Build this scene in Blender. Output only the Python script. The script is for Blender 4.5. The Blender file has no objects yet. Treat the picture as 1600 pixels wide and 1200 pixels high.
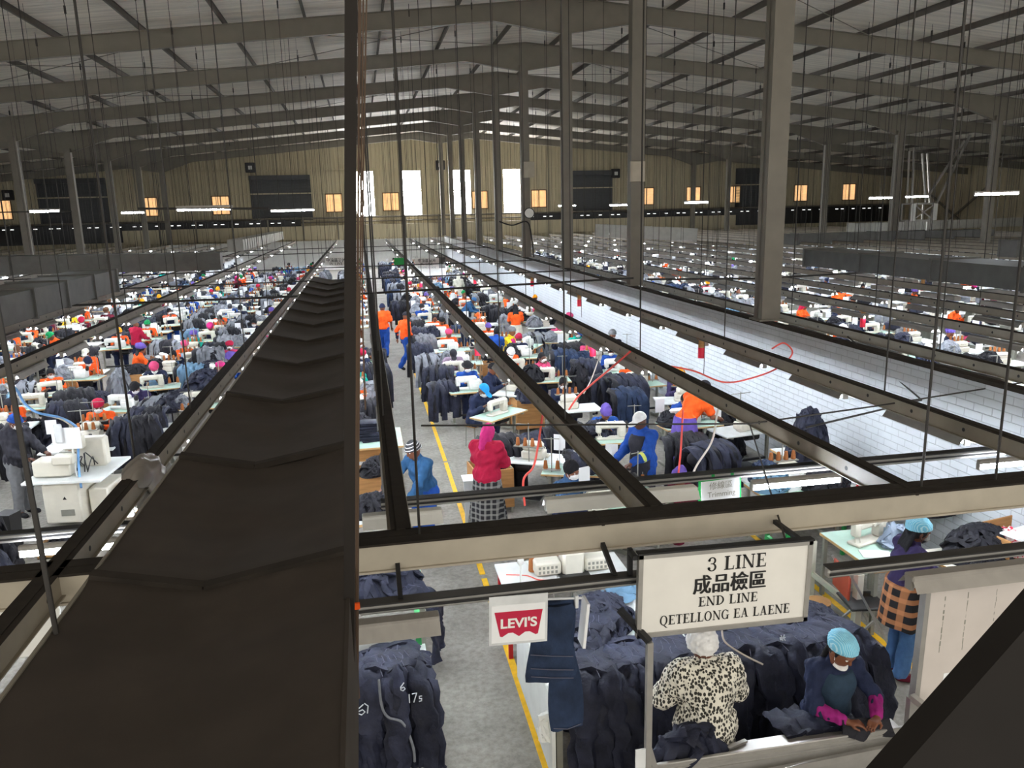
import bpy, math, random
import numpy as np
from mathutils import Vector, Matrix, noise as mnoise
random.seed(7)
rng = np.random.default_rng(11)
SC = bpy.context.scene
COL = SC.collection
PI = math.pi

# ------------------------------------------------------------------ camera, world, exposure
CAM_H = 4.6
FPX = 1239.0
YAW, PIT, ROL = .1802, .2162, -.0237
_f = Vector((math.sin(YAW)*math.cos(PIT), math.cos(YAW)*math.cos(PIT), -math.sin(PIT)))
_r0 = Vector((math.cos(YAW), -math.sin(YAW), 0))
_u0 = _r0.cross(_f)
_r = math.cos(ROL)*_r0 + math.sin(ROL)*_u0
_u = -math.sin(ROL)*_r0 + math.cos(ROL)*_u0
cam = bpy.data.cameras.new('camera')
cam.sensor_width = 36
cam.lens = FPX/1600*36
cam.clip_start = .05
cam.clip_end = 300
camo = bpy.data.objects.new('camera', cam)
COL.objects.link(camo)
M4 = Matrix.Identity(4)
for i in range(3):
    M4[i][0] = _r[i]; M4[i][1] = _u[i]; M4[i][2] = -_f[i]
M4[2][3] = CAM_H
camo.matrix_world = M4
SC.camera = camo
SC.view_settings.view_transform = 'Standard'
SC.view_settings.look = 'None'
SC.view_settings.exposure = .5
SC.view_settings.gamma = 1
SC.view_settings.use_curve_mapping = False
SC.cycles.use_denoising = True
SC.cycles.max_bounces = 6
SC.cycles.diffuse_bounces = 4
SC.cycles.glossy_bounces = 2
SC.cycles.transmission_bounces = 2
SC.cycles.caustics_reflective = False
SC.cycles.caustics_refractive = False
SC.cycles.sample_clamp_indirect = 4
WORLD_STRENGTH = 1.4
LAMP_STRENGTH = 115.0
WINDOW_STRENGTH = 28.0
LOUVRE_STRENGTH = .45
w = bpy.data.worlds.new('world'); SC.world = w; w.use_nodes = True
w.node_tree.nodes['Background'].inputs[0].default_value = (1.0, .95, .86, 1)
w.node_tree.nodes['Background'].inputs[1].default_value = WORLD_STRENGTH

def W(px, py, x=None, y=None, z=None):
    """the world point seen at a photo pixel, on the plane X=x, Y=y or Z=z"""
    d = _r*((px-800)/FPX) + _u*((600-py)/FPX) + _f
    if z is not None: t = (z-CAM_H)/d.z
    elif y is not None: t = y/d.y
    else: t = x/d.x
    return Vector((d.x*t, d.y*t, CAM_H+d.z*t))

# ------------------------------------------------------------------ materials
MATS = {}
def mat(name, col, rough=.7, metal=0, var=.12, scale=6, bump=0, bscale=60, stretch=None, emit=None, estr=0, rnd=0, coat=0):
    if name in MATS: return MATS[name]
    m = bpy.data.materials.new(name); m.use_nodes = True
    nt = m.node_tree; N = nt.nodes; L = nt.links
    b = N['Principled BSDF']
    b.inputs['Roughness'].default_value = rough
    b.inputs['Metallic'].default_value = metal
    if rough > .6: b.inputs['Specular IOR Level'].default_value = .25
    tc = N.new('ShaderNodeTexCoord')
    vec = tc.outputs['Object']
    if stretch:
        mp = N.new('ShaderNodeMapping'); mp.inputs['Scale'].default_value = stretch
        L.new(vec, mp.inputs['Vector']); vec = mp.outputs['Vector']
    nz = N.new('ShaderNodeTexNoise'); nz.inputs['Scale'].default_value = scale; nz.inputs['Detail'].default_value = 5
    L.new(vec, nz.inputs['Vector'])
    cr = N.new('ShaderNodeMapRange')
    cr.inputs['From Min'].default_value = .3; cr.inputs['From Max'].default_value = .7
    cr.inputs['To Min'].default_value = 1-var; cr.inputs['To Max'].default_value = 1+var
    L.new(nz.outputs['Fac'], cr.inputs['Value'])
    val = cr.outputs['Result']
    if rnd:
        oi = N.new('ShaderNodeObjectInfo')
        mr = N.new('ShaderNodeMapRange'); mr.inputs['To Min'].default_value = 1-rnd; mr.inputs['To Max'].default_value = 1+rnd
        L.new(oi.outputs['Random'], mr.inputs['Value'])
        mm = N.new('ShaderNodeMath'); mm.operation = 'MULTIPLY'
        L.new(val, mm.inputs[0]); L.new(mr.outputs['Result'], mm.inputs[1]); val = mm.outputs[0]
    mx = N.new('ShaderNodeVectorMath'); mx.operation = 'SCALE'
    mx.inputs[0].default_value = col[:3]
    L.new(val, mx.inputs['Scale'])
    L.new(mx.outputs['Vector'], b.inputs['Base Color'])
    if bump:
        n2 = N.new('ShaderNodeTexNoise'); n2.inputs['Scale'].default_value = bscale; n2.inputs['Detail'].default_value = 4
        L.new(vec, n2.inputs['Vector'])
        bp = N.new('ShaderNodeBump'); bp.inputs['Strength'].default_value = bump; bp.inputs['Distance'].default_value = .02
        L.new(n2.outputs['Fac'], bp.inputs['Height']); L.new(bp.outputs['Normal'], b.inputs['Normal'])
    if emit:
        b.inputs['Emission Color'].default_value = (*emit, 1); b.inputs['Emission Strength'].default_value = estr
    MATS[name] = m
    return m

def srgb(r, g, b):
    return tuple(((c/255)/12.92 if c/255 <= .04045 else ((c/255+.055)/1.055)**2.4) for c in (r, g, b))

PAL = {  # clothing colours
 'orange': srgb(238, 92, 32), 'navy': srgb(32, 40, 66), 'blue': srgb(32, 80, 158), 'denim blue': srgb(70, 105, 150),
 'red': srgb(180, 32, 50), 'crimson': srgb(168, 26, 62), 'magenta': srgb(196, 46, 120), 'pink': srgb(205, 72, 116), 'purple': srgb(98, 80, 160),
 'white': srgb(232, 232, 232), 'black': srgb(28, 28, 32), 'grey': srgb(110, 112, 116), 'yellow': srgb(235, 200, 40),
 'green': srgb(15, 130, 75), 'teal': srgb(20, 160, 140), 'maroon': srgb(90, 20, 40), 'lilac': srgb(150, 130, 150),
 'cream': srgb(205, 205, 190), 'bright blue': srgb(40, 150, 215), 'brown': srgb(90, 60, 40), 'light blue': srgb(140, 180, 215),
 'steel blue': srgb(44, 84, 124), 'royal blue': srgb(30, 72, 152), 'mustard': srgb(240, 160, 30), 'dark purple': srgb(50, 42, 78),
 'charcoal': srgb(46, 46, 54), 'slate': srgb(44, 62, 80), 'olive': srgb(110, 110, 60), 'violet': srgb(150, 36, 118),
}
def cloth(c):
    return mat('cloth '+c, PAL[c], .85, var=.14, scale=14, bump=.25, bscale=35)
SKIN = [mat('skin deep brown', srgb(92, 56, 40), .5, var=.08), mat('skin brown', srgb(120, 74, 52), .5, var=.08)]

M_floor = None
m_steel = mat('grey painted steel', srgb(112, 107, 97), .55, var=.1, scale=3)
m_beam = mat('beam grey paint', srgb(116, 111, 100), .6, var=.1, scale=2)
m_purlin = mat('galvanised purlin', srgb(84, 78, 70), .55, .0, var=.15, scale=3)
m_dust = mat('dust blackened steel top', srgb(44, 39, 34), .9, var=.2, scale=9)
m_tray = mat('beige painted tray side', srgb(172, 164, 148), .5, var=.1, scale=4)
m_traydk = mat('taupe painted tray side', srgb(134, 126, 112), .5, var=.12, scale=4)
m_duct = mat('dark sheet duct', srgb(56, 50, 45), .75, var=.15, scale=5)
m_ductg = mat('grey duct sheet', srgb(86, 86, 84), .6, var=.15, scale=4)
m_ductw = mat('pale duct panel', srgb(190, 190, 184), .6, var=.08, scale=4)
m_wire = mat('dark wire', srgb(40, 37, 34), .6)
m_brown = mat('rusty brown wire', srgb(84, 68, 56), .7)
m_black = mat('black plastic', srgb(24, 24, 26), .5)
m_alu = mat('brushed aluminium', srgb(176, 174, 170), .38, .55, var=.08, scale=10)
m_white = mat('white enamel', srgb(235, 236, 232), .4, var=.05)
m_cream = mat('cream machine enamel', srgb(222, 218, 204), .38, var=.06, rnd=.06)
m_top = mat('pale green tabletop', srgb(190, 222, 206), .45, var=.06)
m_topw = mat('white tabletop', srgb(228, 232, 230), .42, var=.06)
m_edge = mat('wood table edge', srgb(196, 160, 110), .6)
m_ply = mat('plywood', srgb(178, 132, 84), .65, var=.18, scale=3, stretch=(1, 1, 8))
m_leg = mat('grey leg steel', srgb(150, 150, 140), .45, .3)
m_legg = mat('green leg paint', srgb(30, 140, 70), .5)
m_thread = mat('brown thread', srgb(160, 100, 58), .8, var=.1, rnd=.2)
m_paper = mat('white paper', srgb(238, 240, 242), .7, var=.03)
m_card = mat('cardboard', srgb(180, 140, 96), .8)
m_denim = mat('indigo denim', srgb(38, 41, 57), .64, var=.4, scale=7, bump=.5, bscale=24, rnd=.3)
m_denimb = mat('blue washed denim', srgb(40, 54, 80), .78, var=.35, scale=7, bump=.4, bscale=24, rnd=.2)
m_denimg = mat('grey denim', srgb(128, 132, 140), .8, var=.3, scale=7, bump=.5, bscale=24, rnd=.25)
m_denimk = mat('black denim', srgb(26, 26, 33), .64, var=.35, scale=7, bump=.5, bscale=24, rnd=.3)
m_deniml = mat('light blue denim', srgb(104, 138, 165), .8, var=.2, scale=7, bump=.4, bscale=24)
m_red = mat('red plastic', srgb(215, 20, 55), .4)
m_redhose = mat('salmon red hose', srgb(235, 90, 80), .45)
m_bluehose = mat('light blue hose', srgb(120, 175, 235), .4)
m_whitehose = mat('white hose', srgb(215, 205, 195), .5)
m_yellow = mat('yellow floor paint', srgb(240, 190, 30), .6, var=.12, scale=12)
m_lamp = mat('lit fluorescent tube', (.9, .93, 1), .5, emit=(.86, .92, 1), estr=LAMP_STRENGTH)
m_housing = mat('grey lamp housing', srgb(150, 146, 140), .5, var=.1)
m_ink = mat('black ink', srgb(22, 22, 22), .6, var=0)
m_sign = mat('off white sign face', srgb(232, 230, 224), .5, var=.03)
m_greensign = mat('green card', srgb(20, 165, 75), .5, var=.04)
m_logo = mat('crimson logo ink', srgb(190, 25, 65), .5, var=0)
m_clear = mat('clear plastic sleeve', srgb(215, 218, 220), .15)

def extra_mats():
    # floor: worn grey concrete
    global M_floor, M_roof, M_wall, M_corr, M_leopard, M_plaid, M_plaid2, M_mint, M_stripe, M_net, M_floral
    m = mat('worn concrete floor', srgb(148, 145, 138), .75, var=.18, scale=1.7, bump=.12, bscale=30); M_floor = m
    nt = m.node_tree; N = nt.nodes; L = nt.links
    b = N['Principled BSDF']; src = b.inputs['Base Color'].links[0].from_socket
    n2 = N.new('ShaderNodeTexNoise'); n2.inputs['Scale'].default_value = 14; n2.inputs['Detail'].default_value = 8; n2.inputs['Roughness'].default_value = .7
    tc = [n for n in N if n.type == 'TEX_COORD'][0]
    L.new(tc.outputs['Object'], n2.inputs['Vector'])
    mr = N.new('ShaderNodeMapRange'); mr.inputs['From Min'].default_value = .35; mr.inputs['From Max'].default_value = .62
    mr.inputs['To Min'].default_value = .72; mr.inputs['To Max'].default_value = 1.1
    L.new(n2.outputs['Fac'], mr.inputs['Value'])
    s = N.new('ShaderNodeVectorMath'); s.operation = 'SCALE'; L.new(src, s.inputs[0]); L.new(mr.outputs['Result'], s.inputs['Scale'])
    L.new(s.outputs['Vector'], b.inputs['Base Color'])
    # roof lining: wrinkled pale sheet; seams and wrinkle shading painted as streaks across the slope
    m = mat('wrinkled pale roof lining', srgb(232, 226, 214), .6, var=.2, scale=2.2, stretch=(.06, 2.2, 1)); M_roof = m
    nt = m.node_tree; N = nt.nodes; L = nt.links; b = N['Principled BSDF']
    tc = [n for n in N if n.type == 'TEX_COORD'][0]
    mp = N.new('ShaderNodeMapping'); mp.inputs['Scale'].default_value = (.12, 2.6, 1)
    L.new(tc.outputs['Object'], mp.inputs['Vector'])
    nz = N.new('ShaderNodeTexNoise'); nz.inputs['Scale'].default_value = 2.2; nz.inputs['Detail'].default_value = 4
    L.new(mp.outputs['Vector'], nz.inputs['Vector'])
    bp = N.new('ShaderNodeBump'); bp.inputs['Strength'].default_value = .9; bp.inputs['Distance'].default_value = .12
    L.new(nz.outputs['Fac'], bp.inputs['Height']); L.new(bp.outputs['Normal'], b.inputs['Normal'])
    # white painted block wall
    m = mat('white painted block wall', srgb(202, 208, 213), .6, var=.06, scale=2); M_wall = m
    nt = m.node_tree; N = nt.nodes; L = nt.links; b = N['Principled BSDF']
    tc = [n for n in N if n.type == 'TEX_COORD'][0]
    sp = N.new('ShaderNodeSeparateXYZ'); L.new(tc.outputs['Object'], sp.inputs[0])
    cb = N.new('ShaderNodeCombineXYZ'); L.new(sp.outputs['Y'], cb.inputs['X']); L.new(sp.outputs['Z'], cb.inputs['Y'])
    br = N.new('ShaderNodeTexBrick'); br.inputs['Scale'].default_value = 1
    br.inputs['Brick Width'].default_value = .29; br.inputs['Row Height'].default_value = .10
    br.inputs['Mortar Size'].default_value = .007; br.inputs['Mortar Smooth'].default_value = .4
    L.new(cb.outputs[0], br.inputs['Vector'])
    bp = N.new('ShaderNodeBump'); bp.inputs['Strength'].default_value = .8; bp.inputs['Distance'].default_value = .012; bp.invert = True
    L.new(br.outputs['Fac'], bp.inputs['Height']); L.new(bp.outputs['Normal'], b.inputs['Normal'])
    src = b.inputs['Base Color'].links[0].from_socket
    mr = N.new('ShaderNodeMapRange'); mr.inputs['To Min'].default_value = 1; mr.inputs['To Max'].default_value = .74
    L.new(br.outputs['Fac'], mr.inputs['Value'])
    s = N.new('ShaderNodeVectorMath'); s.operation = 'SCALE'; L.new(src, s.inputs[0]); L.new(mr.outputs['Result'], s.inputs['Scale'])
    L.new(s.outputs['Vector'], b.inputs['Base Color'])
    M_corr = mat('beige corrugated cladding', srgb(188, 178, 150), .6, var=.12, scale=1.2, stretch=(3, 1, .4))
    # leopard print
    m = mat('spotted coat', srgb(222, 218, 205), .85, var=.08, scale=5); M_leopard = m
    nt = m.node_tree; N = nt.nodes; L = nt.links; b = N['Principled BSDF']
    tc = [n for n in N if n.type == 'TEX_COORD'][0]
    vo = N.new('ShaderNodeTexVoronoi'); vo.inputs['Scale'].default_value = 40; vo.inputs['Randomness'].default_value = .75
    mp = N.new('ShaderNodeMapping'); mp.inputs['Scale'].default_value = (1.15, 1.15, .8)
    L.new(tc.outputs['Object'], mp.inputs['Vector']); L.new(mp.outputs['Vector'], vo.inputs['Vector'])
    mr = N.new('ShaderNodeMapRange'); mr.inputs['From Min'].default_value = .43; mr.inputs['From Max'].default_value = .52
    mr.inputs['To Min'].default_value = .05; mr.inputs['To Max'].default_value = 1
    L.new(vo.outputs['Distance'], mr.inputs['Value'])
    src = b.inputs['Base Color'].links[0].from_socket
    s = N.new('ShaderNodeVectorMath'); s.operation = 'SCALE'; L.new(src, s.inputs[0]); L.new(mr.outputs['Result'], s.inputs['Scale'])
    L.new(s.outputs['Vector'], b.inputs['Base Color'])
    def bands(name, c0, c1, axes, scale, thr=.5):
        m = mat(name, c0, .85, var=.1, scale=20)
        nt = m.node_tree; N = nt.nodes; L = nt.links; b = N['Principled BSDF']
        tc = [n for n in N if n.type == 'TEX_COORD'][0]
        src = b.inputs['Base Color'].links[0].from_socket
        for ax in axes:
            wv = N.new('ShaderNodeTexWave'); wv.bands_direction = ax; wv.inputs['Scale'].default_value = scale
            L.new(tc.outputs['Object'], wv.inputs['Vector'])
            mr = N.new('ShaderNodeMapRange'); mr.inputs['From Min'].default_value = thr; mr.inputs['From Max'].default_value = thr+.12
            L.new(wv.outputs['Fac'], mr.inputs['Value'])
            mx = N.new('ShaderNodeMix'); mx.data_type = 'RGBA'
            fac = mr.outputs['Result']
            if len(axes) > 1:
                mu = N.new('ShaderNodeMath'); mu.operation = 'MULTIPLY'; mu.inputs[1].default_value = .55
                L.new(fac, mu.inputs[0]); fac = mu.outputs[0]
            L.new(fac, mx.inputs[0]); L.new(src, mx.inputs[6]); mx.inputs[7].default_value = (*c1, 1)
            src = mx.outputs[2]
        L.new(src, b.inputs['Base Color'])
        return m
    M_plaid = bands('black and white plaid', srgb(40, 40, 44), srgb(150, 150, 146), ('X', 'Z'), 4.0, .66)
    M_plaid2 = bands('orange and black plaid', srgb(32, 32, 36), srgb(205, 140, 95), ('X', 'Z'), 2.6, .6)
    M_stripe = bands('grey knit with white stripes', srgb(70, 72, 76), srgb(220, 222, 225), ('Z',), 9.0, .8)
    M_net = bands('light blue gauze', srgb(120, 195, 225), srgb(185, 228, 242), ('X',), 26.0, .8)
    M_floral = mat('white cloth with red flowers', srgb(235, 215, 215), .8, var=.05)
    nt = M_floral.node_tree; N = nt.nodes; L = nt.links; b = N['Principled BSDF']
    tc = [n for n in N if n.type == 'TEX_COORD'][0]
    nz = N.new('ShaderNodeTexNoise'); nz.inputs['Scale'].default_value = 22
    L.new(tc.outputs['Object'], nz.inputs['Vector'])
    mr = N.new('ShaderNodeMapRange'); mr.inputs['From Min'].default_value = .52; mr.inputs['From Max'].default_value = .56
    L.new(nz.outputs['Fac'], mr.inputs['Value'])
    mx = N.new('ShaderNodeMix'); mx.data_type = 'RGBA'; mx.inputs[6].default_value = (*srgb(240, 225, 225), 1); mx.inputs[7].default_value = (*srgb(215, 60, 85), 1)
    L.new(mr.outputs['Result'], mx.inputs[0]); L.new(mx.outputs[2], b.inputs['Base Color'])
extra_mats()

# ------------------------------------------------------------------ mesh builder
class MB:
    def __init__(s): s.v = []; s.f = []; s.m = []
    def add(s, vs, fs, m=0):
        o = len(s.v); s.v += [tuple(p) for p in vs]
        for f in fs: s.f.append(tuple(i+o for i in f)); s.m.append(m)
        return s
    def box(s, x0, x1, y0, y1, z0, z1, m=0, top=None, bev=0, R=None, at=(0, 0, 0)):
        if bev:
            c = ((x0+x1)/2, (y0+y1)/2, (z0+z1)/2); h = ((x1-x0)/2, (y1-y0)/2, (z1-z0)/2)
            b = min(bev, *(q*.95 for q in h)); vs = []; idx = {}
            for sx in (-1, 1):
                for sy in (-1, 1):
                    for sz in (-1, 1):
                        for a in range(3):
                            q = [h[i]-(b if i != a else 0) for i in range(3)]
                            idx[(sx, sy, sz, a)] = len(vs)
                            vs.append((c[0]+sx*q[0], c[1]+sy*q[1], c[2]+sz*q[2]))
            fs = []
            S = (-1, 1)
            def k(a, sa, sb, sc):
                t = [0, 0, 0]; t[a] = sa; t[(a+1) % 3] = sb; t[(a+2) % 3] = sc; return tuple(t)
            for a in range(3):
                for sa in S:
                    q = [idx[k(a, sa, p, r)+(a,)] for p, r in ((-1, -1), (1, -1), (1, 1), (-1, 1))]
                    fs.append(q if sa > 0 else q[::-1])
                b1, c1 = (a+1) % 3, (a+2) % 3
                for sb in S:
                    for sc in S:
                        q = [idx[k(a, -1, sb, sc)+(b1,)], idx[k(a, 1, sb, sc)+(b1,)], idx[k(a, 1, sb, sc)+(c1,)], idx[k(a, -1, sb, sc)+(c1,)]]
                        fs.append(q if sb*sc < 0 else q[::-1])
            for sx in S:
                for sy in S:
                    for sz in S:
                        q = [idx[(sx, sy, sz, a)] for a in range(3)]
                        fs.append(q if sx*sy*sz > 0 else q[::-1])
        else:
            vs = [(x, y, z) for x in (x0, x1) for y in (y0, y1) for z in (z0, z1)]
            fs = [(0, 1, 3, 2), (4, 6, 7, 5), (0, 4, 5, 1), (2, 3, 7, 6), (0, 2, 6, 4), (1, 5, 7, 3)]
        if R is not None: vs = [R @ Vector(p)+Vector(at) for p in vs]
        o = len(s.f)
        s.add(vs, fs, m)
        if top is not None:
            ti = o+5 if not bev else None
            if bev:
                zz = [sum(s.v[i][2] for i in s.f[j])/len(s.f[j]) for j in range(o, len(s.f))]
                for j, q in enumerate(zz):
                    if q > max(zz)-1e-6: s.m[o+j] = top
            else: s.m[ti] = top
        return s
    def beam(s, a, b, w, h, m=0, up=(0, 0, 1), bev=0):
        """a box of width w, height h from point a to point b"""
        a = Vector(a); b = Vector(b); t = (b-a); L = t.length; t.normalize()
        sd = t.cross(Vector(up)); 
        if sd.length < 1e-4: sd = Vector((1, 0, 0))
        sd.normalize(); u = sd.cross(t)
        R = Matrix((sd, t, u)).transposed()
        return s.box(-w/2, w/2, 0, L, -h/2, h/2, m, bev=bev, R=R, at=a)
    def cyl(s, a, b, r0, r1=None, n=10, m=0, cap=True):
        r1 = r0 if r1 is None else r1
        return s.tube([a, b], [r0, r1], n, m, cap)
    def tube(s, pts, r, n=8, m=0, cap=True):
        pts = [Vector(p) for p in pts]
        rr = r if isinstance(r, (list, tuple)) else [r]*len(pts)
        rings = []; ref = None
        for i, p in enumerate(pts):
            t = (pts[min(i+1, len(pts)-1)]-pts[max(i-1, 0)]).normalized()
            if ref is None:
                ref = t.cross(Vector((0, 0, 1)))
                if ref.length < .1: ref = t.cross(Vector((1, 0, 0)))
            ref = (ref-t*ref.dot(t)).normalized(); o = t.cross(ref)
            rings.append([p+(ref*math.cos(2*PI*k/n)+o*math.sin(2*PI*k/n))*rr[i] for k in range(n)])
        vs = [q for R in rings for q in R]; fs = []
        for i in range(len(pts)-1):
            for k in range(n): fs.append((i*n+k, i*n+(k+1) % n, (i+1)*n+(k+1) % n, (i+1)*n+k))
        if cap:
            fs.append(tuple(range(n))[::-1]); fs.append(tuple((len(pts)-1)*n+k for k in range(n)))
        return s.add(vs, fs, m)
    def ell(s, c, r, n=12, m=0):
        vs = []; fs = []; k = n//2
        for i in range(k+1):
            th = PI*i/k
            for j in range(n):
                ph = 2*PI*j/n
                vs.append((c[0]+r[0]*math.sin(th)*math.cos(ph), c[1]+r[1]*math.sin(th)*math.sin(ph), c[2]+r[2]*math.cos(th)))
        for i in range(k):
            for j in range(n): fs.append((i*n+j, (i+1)*n+j, (i+1)*n+(j+1) % n, i*n+(j+1) % n))
        return s.add(vs, fs, m)
    def lathe(s, prof, c=(0, 0, 0), n=14, m=0):
        vs = [(c[0]+r*math.cos(2*PI*j/n), c[1]+r*math.sin(2*PI*j/n), c[2]+z) for r, z in prof for j in range(n)]
        fs = [(i*n+j, i*n+(j+1) % n, (i+1)*n+(j+1) % n, (i+1)*n+j) for i in range(len(prof)-1) for j in range(n)]
        fs.append(tuple(range(n))[::-1]); fs.append(tuple((len(prof)-1)*n+j for j in range(n)))
        return s.add(vs, fs, m)
    def prism(s, poly, z0, z1, fr=None, m=0):
        """2-D polygon extruded; fr = (origin, xaxis, yaxis, normal)"""
        n = len(poly)
        vs = [(x, y, z0) for x, y in poly]+[(x, y, z1) for x, y in poly]
        if fr:
            o, ax, ay, az = [Vector(q) for q in fr]
            vs = [o+ax*x+ay*y+az*z for x, y, z in vs]
        fs = [tuple(range(n))[::-1], tuple(range(n, 2*n))]+[(i, (i+1) % n, n+(i+1) % n, n+i) for i in range(n)]
        return s.add(vs, fs, m)
    def mesh(s, name, smooth=40):
        me = bpy.data.meshes.new(name); me.from_pydata(s.v, [], s.f)
        if any(s.m): me.polygons.foreach_set('material_index', s.m)
        if smooth:
            me.polygons.foreach_set('use_smooth', [True]*len(s.f))
            me.set_sharp_from_angle(angle=math.radians(smooth))
        me.update()
        return me

def setmats(me, ms):
    for q in (ms if isinstance(ms, (list, tuple)) else [ms]): me.materials.append(q)
    return me
def obj(name, me, ms=None, parent=None, loc=(0, 0, 0), rotz=0, label=None, cat=None, group=None, kind=None):
    if isinstance(me, MB): me = me.mesh(name)
    if ms is not None and me is not None and not me.materials: setmats(me, ms)
    o = bpy.data.objects.new(name, me); COL.objects.link(o)
    o.location = loc; o.rotation_euler = (0, 0, rotz)
    if parent is not None: o.parent = parent
    if label: o['label'] = label
    if cat: o['category'] = cat
    if group: o['group'] = group
    if kind: o['kind'] = kind
    return o
def struct(name, me, ms): return obj(name, me, ms, kind='structure')
def place(kit, name, loc, rotz=0, label=None, cat=None, group=None, ov=None, skip=()):
    """a thing from a kit [(part, mesh, mats, sub-kit)], meshes shared by every copy"""
    r = obj(name, None, None, None, loc, rotz, label, cat, group)
    def rec(k, par):
        for part, me, ms, subs in k:
            if part in skip: continue
            o = obj(part, me, ms, par)
            if ov and part in ov:
                o.material_slots[0].link = 'OBJECT'; o.material_slots[0].material = ov[part]
            rec(subs, o)
    rec(kit, r)
    return r
ORD = ['zeroth', 'first', 'second', 'third', 'fourth', 'fifth', 'sixth', 'seventh', 'eighth', 'ninth', 'tenth', 'eleventh', 'twelfth', 'thirteenth', 'fourteenth', 'fifteenth',
       'sixteenth', 'seventeenth', 'eighteenth', 'nineteenth', 'twentieth']
TENS = ['', '', 'twenty', 'thirty', 'forty', 'fifty', 'sixty']
def nth(i):
    if i <= 20: return ORD[i]
    if i % 10 == 0: return TENS[i//10][:-1]+'ieth'
    return TENS[i//10]+'-'+ORD[i % 10]

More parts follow.
